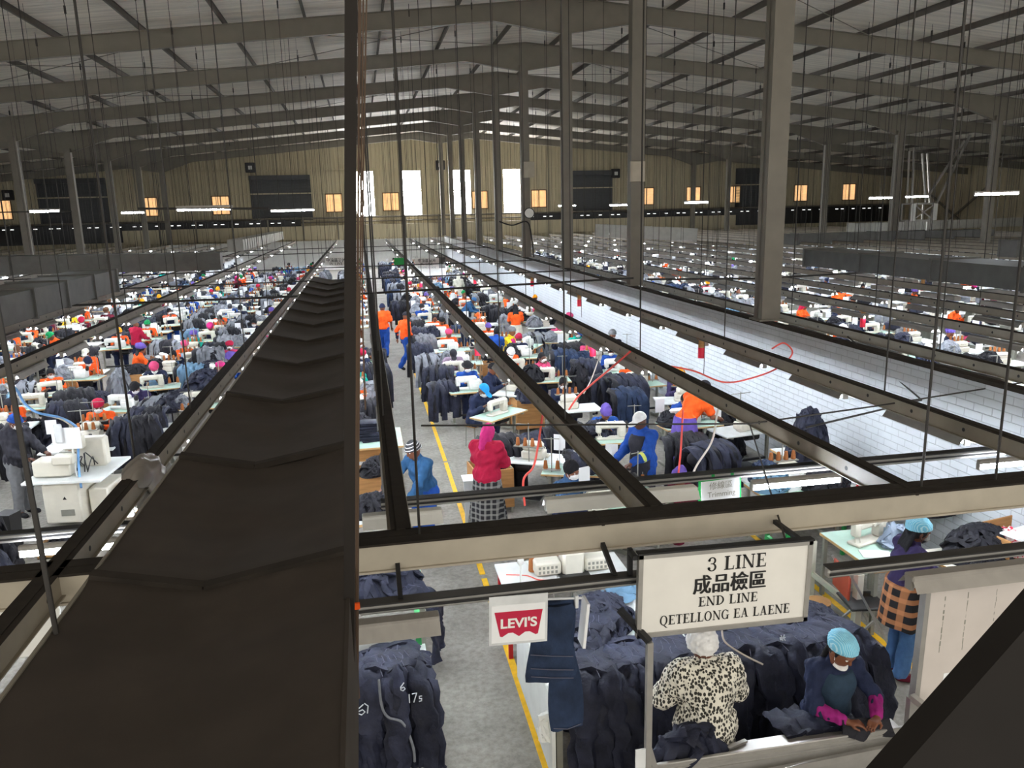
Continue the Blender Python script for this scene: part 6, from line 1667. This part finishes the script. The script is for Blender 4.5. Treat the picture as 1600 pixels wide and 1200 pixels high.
# trimming station
table(5.05, 6.2, 9.05, 9.8, .78, 'pale green trimming table behind the green framed card', m_top, m_edge, m_leg)
wb_ = table(4.9, 6.1, 8.35, 8.95, .74, 'white table with green edge in front of the trimming table', m_topw, m_legg, m_legg)
pile('heap1', (6.0, 9.4, .78), 'dark garment heap at the right end of the trimming table', m_denimk)
thing('red_cloth', crumple(.25, .16, .16, 91, 10).mesh('cloth', 60), cloth('red'), 'red and pink cloth heap beside the trimming table', 'cloth', loc=(6.45, 8.95, .78))
thing('clear_bag', crumple(.3, .12, .08, 95, 8).mesh('bag', 60), mat('clear film', srgb(200, 210, 212), .2), 'flat clear film on the trimming table', 'bag', loc=(5.5, 9.55, .78))
table(6.2, 7.0, 8.6, 9.4, .78, 'pale table beside the wall carrying the red cloth', m_topw, m_edge)
fr = board_frame(W(1092, 789, y=6.28), W(1158, 780, y=6.28), W(1091, 749, y=6.28)); Wd, Hg = fr[4], fr[5]
mb = MB(); board(mb, fr, 0, Wd, -.05, Hg, -.006, 0); tc_ = obj('trimming_card', mb.mesh('card', 0), m_greensign, label='green framed white card reading Trimming hanging from the light rail', cat='sign')
mb = MB(); board(mb, fr, .022, Wd-.018, -.05, Hg-.03, 0, .003); obj('card', mb.mesh('card', 0), m_paper, tc_)
mb = MB(); letters(mb, text2d('修線區', 0), fr, .075, Wd*.52, Hg*.56, 0, .0045, 1.0); letters(mb, text2d('Trimming', 0), fr, .072, Wd*.53, Hg*.24, 0, .0045, .95); obj('lettering', mb.mesh('lettering', 0), m_leg, tc_)
for q in (.3, .75):
    mb = MB(); board(mb, fr, Wd*q, Wd*q+.03, Hg-.01, Hg+.04, -.004, .004); obj('clip', mb.mesh('clip', 0), m_greensign, tc_)
pile('heap2', (5.3, 9.5, .78), 'pale blue garment heap at the left of the trimming table', m_deniml, .4, .8)
place(KITS[2][5:6], 'sewing_machine', (5.95, 9.55, .015), .5, 'white machine head standing on the trimming table', 'sewing machine')
place(KITS[1], 'sewing_station', (6.4, 12.4, 0), .15, 'overlock machine with four cones against the white brick wall', 'sewing machine')
thing('paper_sheets', MB().box(-.16, .16, -.004, .004, 0, .26).mesh('sheet', 0), m_paper, 'upright white sheet standing on the trimming table', 'paper', loc=(5.62, 9.35, .78), rotz=.2)
# garments by the wall
tr_ = table(6.2, 7.05, 10.3, 11.2, .78, 'plywood fronted table against the white brick wall', m_topw, m_edge, None, True)
pile('wide2', (6.5, 10.6, .78), 'tall dark garment heap against the white brick wall', m_denim, .3, sc3=(.62, .8, 1.7))
pile('hang1', (5.0, 10.9, 0), 'broad dark bundle beside the stooping orange shirt', m_denim, .3, 1.05)
pile('wide1', (6.85, 8.3, .78), 'dark garment heap at the wall just behind the cross beam', m_denimk, .2, .7)
pile('hang3', (5.3, 20.3, 0), 'tall black garment bundle hanging beside the hair net worker', m_denimk, .1, 1)
pile('hang2', (5.35, 15.9, 0), 'dark bundle hanging before the orange shirt near the wall', m_denim, .1, 1.05)
# stations of the standing workers
place(KITS[2], 'sewing_station', (3.0, 11.0, 0), R(160), 'white long-arm machine between the crimson jacket and the white cap man', 'sewing machine')
place(KITS[1], 'sewing_station', (2.45, 11.75, 0), R(150), 'overlock machine at the hands of the crimson jacket worker', 'sewing machine')
place(KITS[2], 'sewing_station', (3.25, 9.75, 0), R(20), 'white long-arm machine right of the denim shirt worker', 'sewing machine')
pile('hang2', (1.95, 12.2, 0), 'dark bundle hanging behind the crimson jacket', m_denimk, .2)
pile('wide0', (2.7, 12.7, .5), 'big heap of dark trousers behind the magenta headscarf', m_denim, .4, 1.15)
pile('wide1', (3.9, 12.9, .6), 'big heap of dark trousers behind the white cap man', m_denim, 1.2, 1.0)
place(TROUGH, 'trolley_box', (1.75, 11.7, 0), .1, 'plywood trolley box left of the crimson jacket', 'trolley')
thing('clip_board', MB().box(-.22, .22, -.15, .15, .76, .78).box(-.2, .2, -.02, .0, .0, .76).mesh('board', 0), m_topw, 'white side table with a paper list left of the crimson jacket', 'table', loc=(1.45, 11.0, 0))
pg = MB().box(-.45, .45, -.28, .28, 0, .05, bev=.02); thing('wrapped_board', pg.mesh('board', 0), mat('grey blue wrap', srgb(120, 130, 136), .5), 'grey wrapped board lying behind the cross beam', 'board', loc=(1.95, 8.75, .62), rotz=.15)
tt_ = table(1.6, 2.3, 8.5, 9.0, .62, 'low table under the grey wrapped board', m_topw, m_edge)
thing('blue_crate', MB().box(-.2, .2, -.15, .15, 0, .02).box(-.2, -.18, -.15, .15, .02, .24).box(.18, .2, -.15, .15, .02, .24).box(-.18, .18, -.15, -.13, .02, .24).box(-.18, .18, .13, .15, .02, .24).mesh('crate', 0), cloth('navy'), 'dark blue crate behind the cross beam beside the denim shirt worker', 'crate', loc=(2.4, 9.1, .62))
# left of the aisle
table(-.55, .36, 9.55, 10.5, .78, 'pale table under the hands of the striped beanie man', m_topw, m_edge)
pile('wide0', (-.05, 9.95, .78), 'black garment heap under the hands of the striped beanie man', m_denimk, .2, .75)
place(TROUGH, 'trolley_box', (.0, 11.9, 0), 0, 'plywood trolley box left of the aisle behind the striped beanie', 'trolley')
pile('wide1', (.0, 11.8, .72), 'dark trousers heaped on the plywood box left of the aisle', m_denimk, 1, .6)
table(-.5, .48, 12.9, 14.1, .78, 'pale green table left of the aisle with folded jeans', m_top, m_edge, None, True)
pile('stack1', (-.05, 13.4, .78), 'folded dark jeans stack on the green table left of the aisle', m_denim)
pile('heap2', (-.3, 13.8, .78), 'crumpled dark heap on the green table left of the aisle', m_denimk)
pile('hang0', (.0, 15.7, 0), 'dark bundle hanging over a trolley left of the aisle', m_denimk)
pile('hang3', (.05, 18.4, 0), 'taller dark bundle hanging left of the aisle', m_denim, 0, 1.08)
pile('heap3', (.0, 17.1, .6), 'dark and grey heap between two bundles left of the aisle', m_denimg)
pile('hang1', (.1, 21.5, 0), 'black bundle left of the aisle before the walking workers', m_denimk)
pile('wide1', (1.55, 19.6, .0), 'black trousers heap on the floor right of the yellow line', m_denimk, .5, sc3=(.6, .9, 1.6))
# ------------------------------------------------------------------ left near machine
q = W(110, 735, z=.78)
LM = obj('heavy_machine_table', None, label='white table with a large grey programmable machine at the left', cat='machine table', loc=(-4.62, 12.95, 0), rotz=-.1)
obj('tabletop', MB().box(-.55, .6, -.6, .6, .74, .78, bev=.006), m_topw, LM)
obj('cabinet', MB().box(-.32, .22, -.5, .3, .08, .70, bev=.02), m_cream, LM)
tri = MB(); tri.add([(-.03, -.503, .46), (.0, -.503, .51), (.03, -.503, .46)], [(0, 2, 1)]); obj('warning_mark', tri, m_ink, LM)
obj('vent_grille', MB().box(-.08, .12, -.506, -.5, .2, .3), m_leg, LM)
obj('control_cabinet', MB().box(.26, .55, -.3, .4, .1, .55, bev=.02), m_cream, LM)
obj('machine_head', MB().box(-.1, .42, .1, .3, .78, 1.25, bev=.03).box(-.45, .1, -.42, -.1, .80, 1.05, bev=.02).box(-.12, .18, -.5, -.3, 1.0, 1.14, bev=.02).box(-.15, .15, -.05, .12, 1.1, 1.35, bev=.03), m_cream, LM)
mb = MB(); rs = random.Random(8)
for i in range(14): 
    x = rs.uniform(-.1, .3); mb.tube(smooth_path([(x, -.25+rs.uniform(-.1, .1), .82), (x+rs.uniform(-.1, .1), -.15, .95+rs.uniform(0, .15)), (x+rs.uniform(-.2, .2), rs.uniform(-.1, .1), .84)], 8), .009, 5)
mb.box(-.05, .1, -.25, -.1, .80, .92, bev=.02); obj('cable_nest', mb, m_black, LM)
obj('thread_cone', MB().lathe([(.05, 0), (.055, .02), (.045, .14), (.02, .15)], (-.2, .35, 1.0), 12), m_thread, LM)
obj('thread_shelf', MB().box(-.35, -.05, .25, .45, .985, 1.0).cyl((-.2, .4, .78), (-.2, .4, 1.4), .012, n=6), m_leg, LM)
sh = obj('sheet_holder', MB().cyl((.15, -.35, .78), (.15, -.35, 1.5), .012, n=6), m_white, LM); obj('work_sheet', MB().box(-.12, .3, -.37, -.36, 1.22, 1.55).mesh('sheet', 0), m_paper, sh)
obj('bottle_pouch', MB().box(-.06, .06, -.41, -.375, 1.32, 1.62, bev=.02), m_clear, LM)
thing('black_bin', MB().lathe([(.14, 0), (.17, .5), (.175, .52), (.165, .52)], (0, 0, 0), 4).mesh('bin', 0), m_black, 'black bin left of the white machine cabinet', 'bin', loc=(-5.25, 11.9, 0), rotz=.5)
bx = obj('cardboard_box', MB().box(-.35, .35, -.25, .25, 0, .02).mesh('bottom', 0), m_card, label='flat cardboard box of dark scraps before the white cabinet', cat='box', loc=(-4.35, 11.55, .0))
for b in ((-.35, -.33, -.25, .25, .0, .16), (.33, .35, -.25, .25, .0, .16), (-.33, .33, -.25, -.23, .0, .16), (-.33, .33, .23, .25, .0, .16)): obj('side_panel', MB().box(*b).mesh('side', 0), m_card, bx)
pile('wide0', (-4.35, 11.55, .05), 'dark scraps heaped in the flat cardboard box', m_denimk, 0, sc3=(.55, .6, .8))
bx = obj('cardboard_box', MB().box(-.16, .16, -.2, .2, 0, .4).mesh('box', 0), m_card, label='upright cardboard box right of the white machine cabinet', cat='box', loc=(-3.85, 12.9, 0)); obj('flap', MB().box(-.16, -.14, -.2, .2, .4, .52).mesh('flap', 0), m_card, bx)
pile('wide1', (-5.45, 11.0, 0), 'dark garment mound on the floor at the left edge', m_denimk, .4, sc3=(1.2, 1.2, 2.4))
pile('wide2', (-4.9, 9.7, 0), 'dark garment mound under the left cross beam', m_denim, 1.0, sc3=(1.3, 1.2, 2))
pile('hang3', (-4.15, 14.6, 0), 'dark bundle in front of the crimson beret worker', m_denim, .2, 1.08)
pile('wide2', (-4.2, 14.75, .8), 'dark heap on the lap side of the crimson beret worker', m_denim, .2, .75)
pile('wide0', (-3.95, 17.2, .7), 'dark heap beside the black beanie worker', m_denim, .7, 1.1)
pile('wide1', (-3.7, 18.6, .75), 'large crumpled dark heap behind the black beanie worker', m_denim, 1.4, 1.2)
pile('hang2', (-6.1, 17.6, 0), 'black bundle hanging left of the black beanie worker', m_denimk, .3, 1.1)
pile('hang1', (-6.4, 14.9, 0), 'black bundle with white labels behind the blue beanie', m_denimk, .2, 1.1)
pile('wide2', (-6.9, 16.6, .3), 'wide dark heap before the orange shirt worker', m_denimk, .2, 1.2)
pile('wide0', (-4.1, 23.2, .5), 'pale grey heap beside the tray left of the duct', m_denimg, .2, 1.3)
pile('hang2', (-4.2, 22.0, 0), 'pale grey bundle hanging near the purple headscarf', m_denimg, .2, 1.15)
pile('wide1', (-3.9, 20.6, .6), 'dark crumpled heap right of the pink beret and navy jumper', m_denim, .5, 1.2)
place(KITS[1], 'sewing_station', (-5.0, 14.35, 0), 0, 'overlock machine left of the crimson beret worker', 'sewing machine')
gb = obj('white_bin', MB().box(-.2, .2, -.25, .25, .05, .75, bev=.01).mesh('bin', 0), m_white, label='white bin with green edge beside the tray left of the duct', cat='bin', loc=(-3.3, 15.2, 0)); obj('green_edge', MB().box(.2, .23, -.25, .25, .0, .8).mesh('edge', 0), m_legg, gb)
wr_ = Vol((-.2, -.5, -.3), (.3, .5, .2), .02); wr_.ell((.02, 0, -.03), (.13, .34, .12), .03); wr_.ell((.1, .1, -.15), (.08, .2, .12), .05); wr_.wrinkle(.014, 28, 4)
thing('plastic_wrap', wr_.mesh('wrap'), mat('grey plastic film', srgb(128, 122, 116), .25), 'crumpled grey plastic wrapped round the tray left of the duct', 'plastic', loc=(-2.0, 7.0, 2.5))
wp = obj('hanging_board', MB().box(-.45, .45, -.01, .01, -.25, .25).mesh('panel', 0), m_white, label='white panel under the left rail at the picture edge', cat='panel', loc=(-2.75, 5.75, 1.78))
# ------------------------------------------------------------------ hoses, switches, lamps, far signs
def hose(pts, r, label, m): return cordline(pts, r, label, m, 'air_hose', 'hose', 7)
hose([W(985, 549, y=11.07), W(955, 575, y=11.4), W(925, 600, y=11.9), W(903, 620, y=12.2), W(889, 640, y=12.4)], .016, 'red air hose hanging from the middle tray to the navy shirt worker', m_redhose)
hose([W(1046, 572, y=10.4), W(1085, 580, y=10.3), W(1130, 597, y=10.3), W(1170, 592, y=10.4), W(1215, 575, y=10.4), W(1238, 552, y=10.4), W(1225, 536, y=10.5), W(1206, 545, y=10.5)], .012, 'red air hose looped against the white brick wall', m_redhose)
hose([W(1067, 640, y=9.6), W(1064, 700, y=9.6), W(1060, 740, y=9.6)], .013, 'straight salmon hose beside the stooping orange shirt', m_redhose)
hy = W(1128, 618, x=3.92).y
hose([W(1128, 618, y=hy), W(1120, 650, y=hy), W(1112, 690, y=hy), W(1090, 725, y=hy), W(1083, 740, y=hy)], .012, 'white hose hanging before the purple skirt', m_whitehose)
hy = W(852, 622, x=1.95).y
hose([W(852, 622, y=hy), W(846, 660, y=hy), W(840, 700, y=hy), W(833, 730, y=hy), W(818, 750, y=hy), W(820, 790, y=hy)], .013, 'pink hose dangling right of the crimson jacket', m_redhose)
hose([W(938, 552, y=12.0), W(925, 590, y=12.2), W(912, 615, y=12.3)], .009, 'thin white cord left of the middle red hose', m_whitehose)
hose([W(17, 600, y=12), W(28, 612, y=12), W(40, 632, y=12), W(60, 645, y=12), W(92, 652, y=12.2), W(113, 662, y=12.5), W(121, 675, y=12.6), W(123, 730, y=12.6), W(127, 762, y=12.4)], .018, 'light blue air hose looping down to the grey machine at left', m_bluehose)
hose([W(6, 602, y=12), W(30, 622, y=12), W(60, 645, y=12.1), W(95, 655, y=12.2), W(115, 668, y=12.4)], .010, 'white hose beside the light blue hose at left', m_whitehose)
def red_switch(p, label):
    s = obj('pendant_lamp', MB().cyl((0, 0, -.2), (0, 0, -.02), .055, n=12).mesh('shade', 40), m_red, label=label, cat='signal lamp', loc=p)
    obj('socket', MB().cyl((0, 0, -.02), (0, 0, .12), .05, n=12).box(-.07, .07, -.05, .05, .12, .15), m_ply, s)
    obj('pull_cord', MB().cyl((.06, 0, .1), (.06, 0, -.5), .006, n=5), m_wire, s)
for px, py, x, nm in ((746, 545, 1.95, 'on the tray over the aisle side'), (926, 543, 3.92, 'on the middle tray'), (1096, 533, 5.65, 'on the tray beside the wall'), (905, 459, 5.65, 'farther along the tray beside the wall'), (831, 432, 5.65, 'far along the tray beside the wall'), (742, 440, 3.92, 'far along the middle tray'), (660, 492, 1.95, 'farther along the aisle side tray'), (1347, 520, 10.25, 'on a tray right of the brick wall'), (1443, 432, 16.0, 'far in the right hall')):
    p = W(px, py, x=x); red_switch((x, p.y, 2.22), 'red signal lamp with brown socket '+nm)
# rail lamps
def rail_lamp(px0, px1, py, y, label, lit, off=0):
    a = W(px0, py, y=y); b = W(px1, py, y=y); L = (b.x-a.x)
    o = batten(((a.x+b.x)/2, y-.02, 2.13), PI/2, label) if lit == 2 else lamp(((a.x+b.x)/2, y-.02, 2.13 if y > 6 else 2.085), PI/2, label, None, lit)
    o.scale = (1, L/1.2, 1)
    if lit is True: o.material_slots[0].link = 'OBJECT'; o.material_slots[0].material = m_white
rail_lamp(565, 690, 795, 6.22, 'unlit lamp under the light rail left of the striped beanie man', True)
rail_lamp(850, 1086, 768, 6.22, 'lamp under the light rail before the denim shirt worker', True)
rail_lamp(1172, 1312, 745, 6.22, 'lit lamp under the light rail right of the trimming card', 2)
rail_lamp(1526, 1640, 716, 6.22, 'lit lamp under the light rail at the right edge', 2)
rail_lamp(558, 686, 966, 4.55, 'lamp under the low rail beside the dark post', False)
rail_lamp(1418, 1640, 880, 4.36, 'lamp under the low rail above the cream notice board', False)
rail_lamp(30, 113, 848, 6.22, 'lit lamp under the left light rail', 2)
rail_lamp(158, 205, 836, 6.22, 'short lit lamp under the left light rail beside the duct', 2)
# tubes hung high on a conduit
hi = [(275, 364, 328, 17), (423, 458, 330, 30), (456, 491, 329, 32), (189, 226, 333, 30), (46, 94, 331, 25), (1069, 1107, 317, 26), (952, 980, 321, 34), (1357, 1394, 310, 27), (1414, 1451, 308, 30), (1522, 1592, 304, 17), (872, 900, 322, 40)]
for i, (a, b, py, y) in enumerate(hi):
    pa, pb = W(a, py, y=y), W(b, py, y=y)
    o = batten(((pa.x+pb.x)/2, y, pa.z), PI/2, 'bright tube lamp hung high across the hall, %s from left in the photo' % nth(sorted(q[0] for q in hi).index(a)+1), 'tube lamps hung high'); o.scale = (1, (pb.x-pa.x)/1.2, 1)
    for q in (-.3, .3):
        obj('hanger_wire', MB().cyl((0, q, .07), (0, q, roofz((pa.x+pb.x)/2)-pa.z+.24), .006, n=4, cap=False), m_wire, o)
pa, pb = W(215, 326, y=17), W(420, 326, y=17); conduit([pa, pb], .025, 'black conduit carrying a bright high tube lamp at left')
pa, pb = W(-20, 332, y=25), W(112, 330, y=25); conduit([pa, pb], .02, 'black conduit at the far left carrying a high tube lamp')
# far hanging signs
def far_sign(px0, py0, px1, py1, y, lines, label, ms=m_sign, sub=None):
    fr = board_frame(W(px0, py1, y=y), W(px1, py1, y=y), W(px0, py0, y=y)); Wd, Hg = fr[4], fr[5]
    mb = MB(); board(mb, fr, 0, Wd, 0, Hg, -.03, 0); s = obj('hanging_sign', mb.mesh('sign', 0), ms, label=label, cat='sign')
    if lines:
        mb = MB()
        for t, sz, cy, sx in lines: letters(mb, text2d(t, .015) if ord(t[0]) > 255 else serif(t), fr, Hg*sz, Wd*.5, Hg*cy, 0, .006, sx)
        obj('lettering', mb.mesh('lettering', 0), m_ink, s)
    for q in (.1, .9):
        o, ax, ay, az = fr[:4]; p = o+ax*(Wd*q)+ay*Hg
        obj('hanger_wire', MB().cyl(p, Vector((p.x, p.y, roofz(p.x)+.2)), .008, n=4), m_wire, s)
    return s
L_ = [('中檢區前片', .34, .64, .95), ('IN LINE', .2, .37, 1.1), ('QETELLONG EA LAENE', .15, .1, .72)]
far_sign(648, 403, 686, 421, 37.5, L_, 'far white sign IN LINE hung right of the aisle')
far_sign(636, 419, 697, 432, 38.2, None, 'blank pale board below the far white sign', m_white)
far_sign(686, 402, 696, 419, 38.0, None, 'small grey box beside the far white sign', m_ductg)
far_sign(508, 402, 543, 421, 39, [('中檢區後片', .34, .64, .95), ('IN LINE', .2, .37, 1.1)], 'far white sign IN LINE hung left of the dark post')
far_sign(252, 414, 292, 426, 39, [('中檢區後片', .4, .4, .95)], 'far white sign IN LINE hung in the left hall')
far_sign(616, 403, 632, 414, 36.5, None, 'far green sign hung over the aisle', m_greensign)
far_sign(164, 417, 182, 428, 36, None, 'far green sign hung in the left hall', m_greensign)
far_sign(927, 395, 957, 402, 39, [('中檢區後片', .5, .3, .95)], 'far white sign hung beyond the brick wall')
# wall and column fittings
for i, (px, py) in enumerate(((391, 262), (688, 258), (962, 271), (1222, 285), (12, 305))):
    p = W(px, py, y=YF-.3)
    s = obj('wall_fan', MB().box(-.42, .42, -.1, .2, -.42, .42, bev=.04).mesh('box', 0), m_black, label='square black fan box on the back wall, %s from the left' % nth((2, 3, 4, 5, 1)[i]), cat='fan', loc=p, group='fan boxes on the back wall')
    obj('grille', MB().box(-.16, .16, -.13, -.1, -.16, .16), m_white, s)
for px, py, y, sz, nm in ((996, 268, FR[3]-.22, .2, 'nearer'), (826, 265, FR[5]-.22, .26, 'farther')):
    thing('junction_box', MB().box(-sz, sz, -.04, .04, -sz*1.3, sz*1.3, bev=.01).box(-sz*.85, sz*.85, -.05, -.04, -sz*1.1, sz*1.1).mesh('box', 0), m_tray, 'square beige panel fixed high on the %s ridge column' % nm, 'panel', loc=W(px, py, y=y))
ck = obj('wall_clock', MB().cyl((0, 0, 0), (0, .06, 0), .24, n=24).mesh('clock', 40), m_black, label='round clock on a ridge column', cat='clock', loc=W(827, 333, y=FR[5]-.25)); obj('clock_face', MB().cyl((0, -.005, 0), (0, .0, 0), .2, n=24), m_white, ck)
cordline([W(780, 346, y=FR[5]-.3), W(800, 352, y=FR[5]-.3), W(824, 347, y=FR[5]-.3), W(831, 375, y=FR[5]-.3), W(834, 402, y=FR[5]-.3)], .03, 'thick black cable sagging to a ridge column foot', m_black)
# steel tower with cage in the right hall
ty = 42; a = W(1416, 345, y=ty); b = W(1452, 318, y=ty)
tw = obj('steel_tower', None, label='steel tower with a braced cage and long struts in the right hall', cat='tower', loc=(0, 0, 0))
mb = MB()
for x in (a.x, b.x):
    for y in (ty-.5, ty+.5): mb.beam((x, y, a.z), (x, y, b.z), .09, .09)
for z in (a.z, b.z):
    for y in (ty-.5, ty+.5): mb.beam((a.x, y, z), (b.x, y, z), .09, .09)
mb.beam((a.x, ty-.5, a.z), (b.x, ty-.5, b.z), .06, .06).beam((b.x, ty-.5, a.z), (a.x, ty-.5, b.z), .06, .06); obj('cage', mb.mesh('cage', 0), m_alu, tw)
for x in (a.x, b.x): obj('cage_panel', MB().box(x-.14, x+.14, ty-.56, ty-.52, a.z, b.z), m_white, tw)
for p, q in (((1417, 318), (1421, 236)), ((1425, 318), (1428, 232)), ((1447, 318), (1441, 240)), ((1453, 318), (1449, 240)), ((1450, 345), (1516, 211)), ((1446, 312), (1507, 220))):
    obj('strut', MB().beam(W(*p, y=ty), W(*q, y=ty+.6), .1, .1).mesh('strut', 0), m_alu, tw)
for x, y in ((a.x, ty), (b.x, ty)): obj('mast', MB().beam((x, y, 0), (x, y, a.z), .12, .12, up=(0, 1, 0)).mesh('mast', 0), m_alu, tw)
wbx = obj('wall_bracing', None, label='crossed steel bracing on the far right wall', cat='bracing', loc=(0, 0, 0))
for p, q in (((1455, 305), (1500, 345)), ((1482, 345), (1545, 290))): obj('brace', MB().beam(W(*p, x=XR-.3), W(*q, x=XR-.3), .16, .16).mesh('brace', 0), m_steel, wbx)
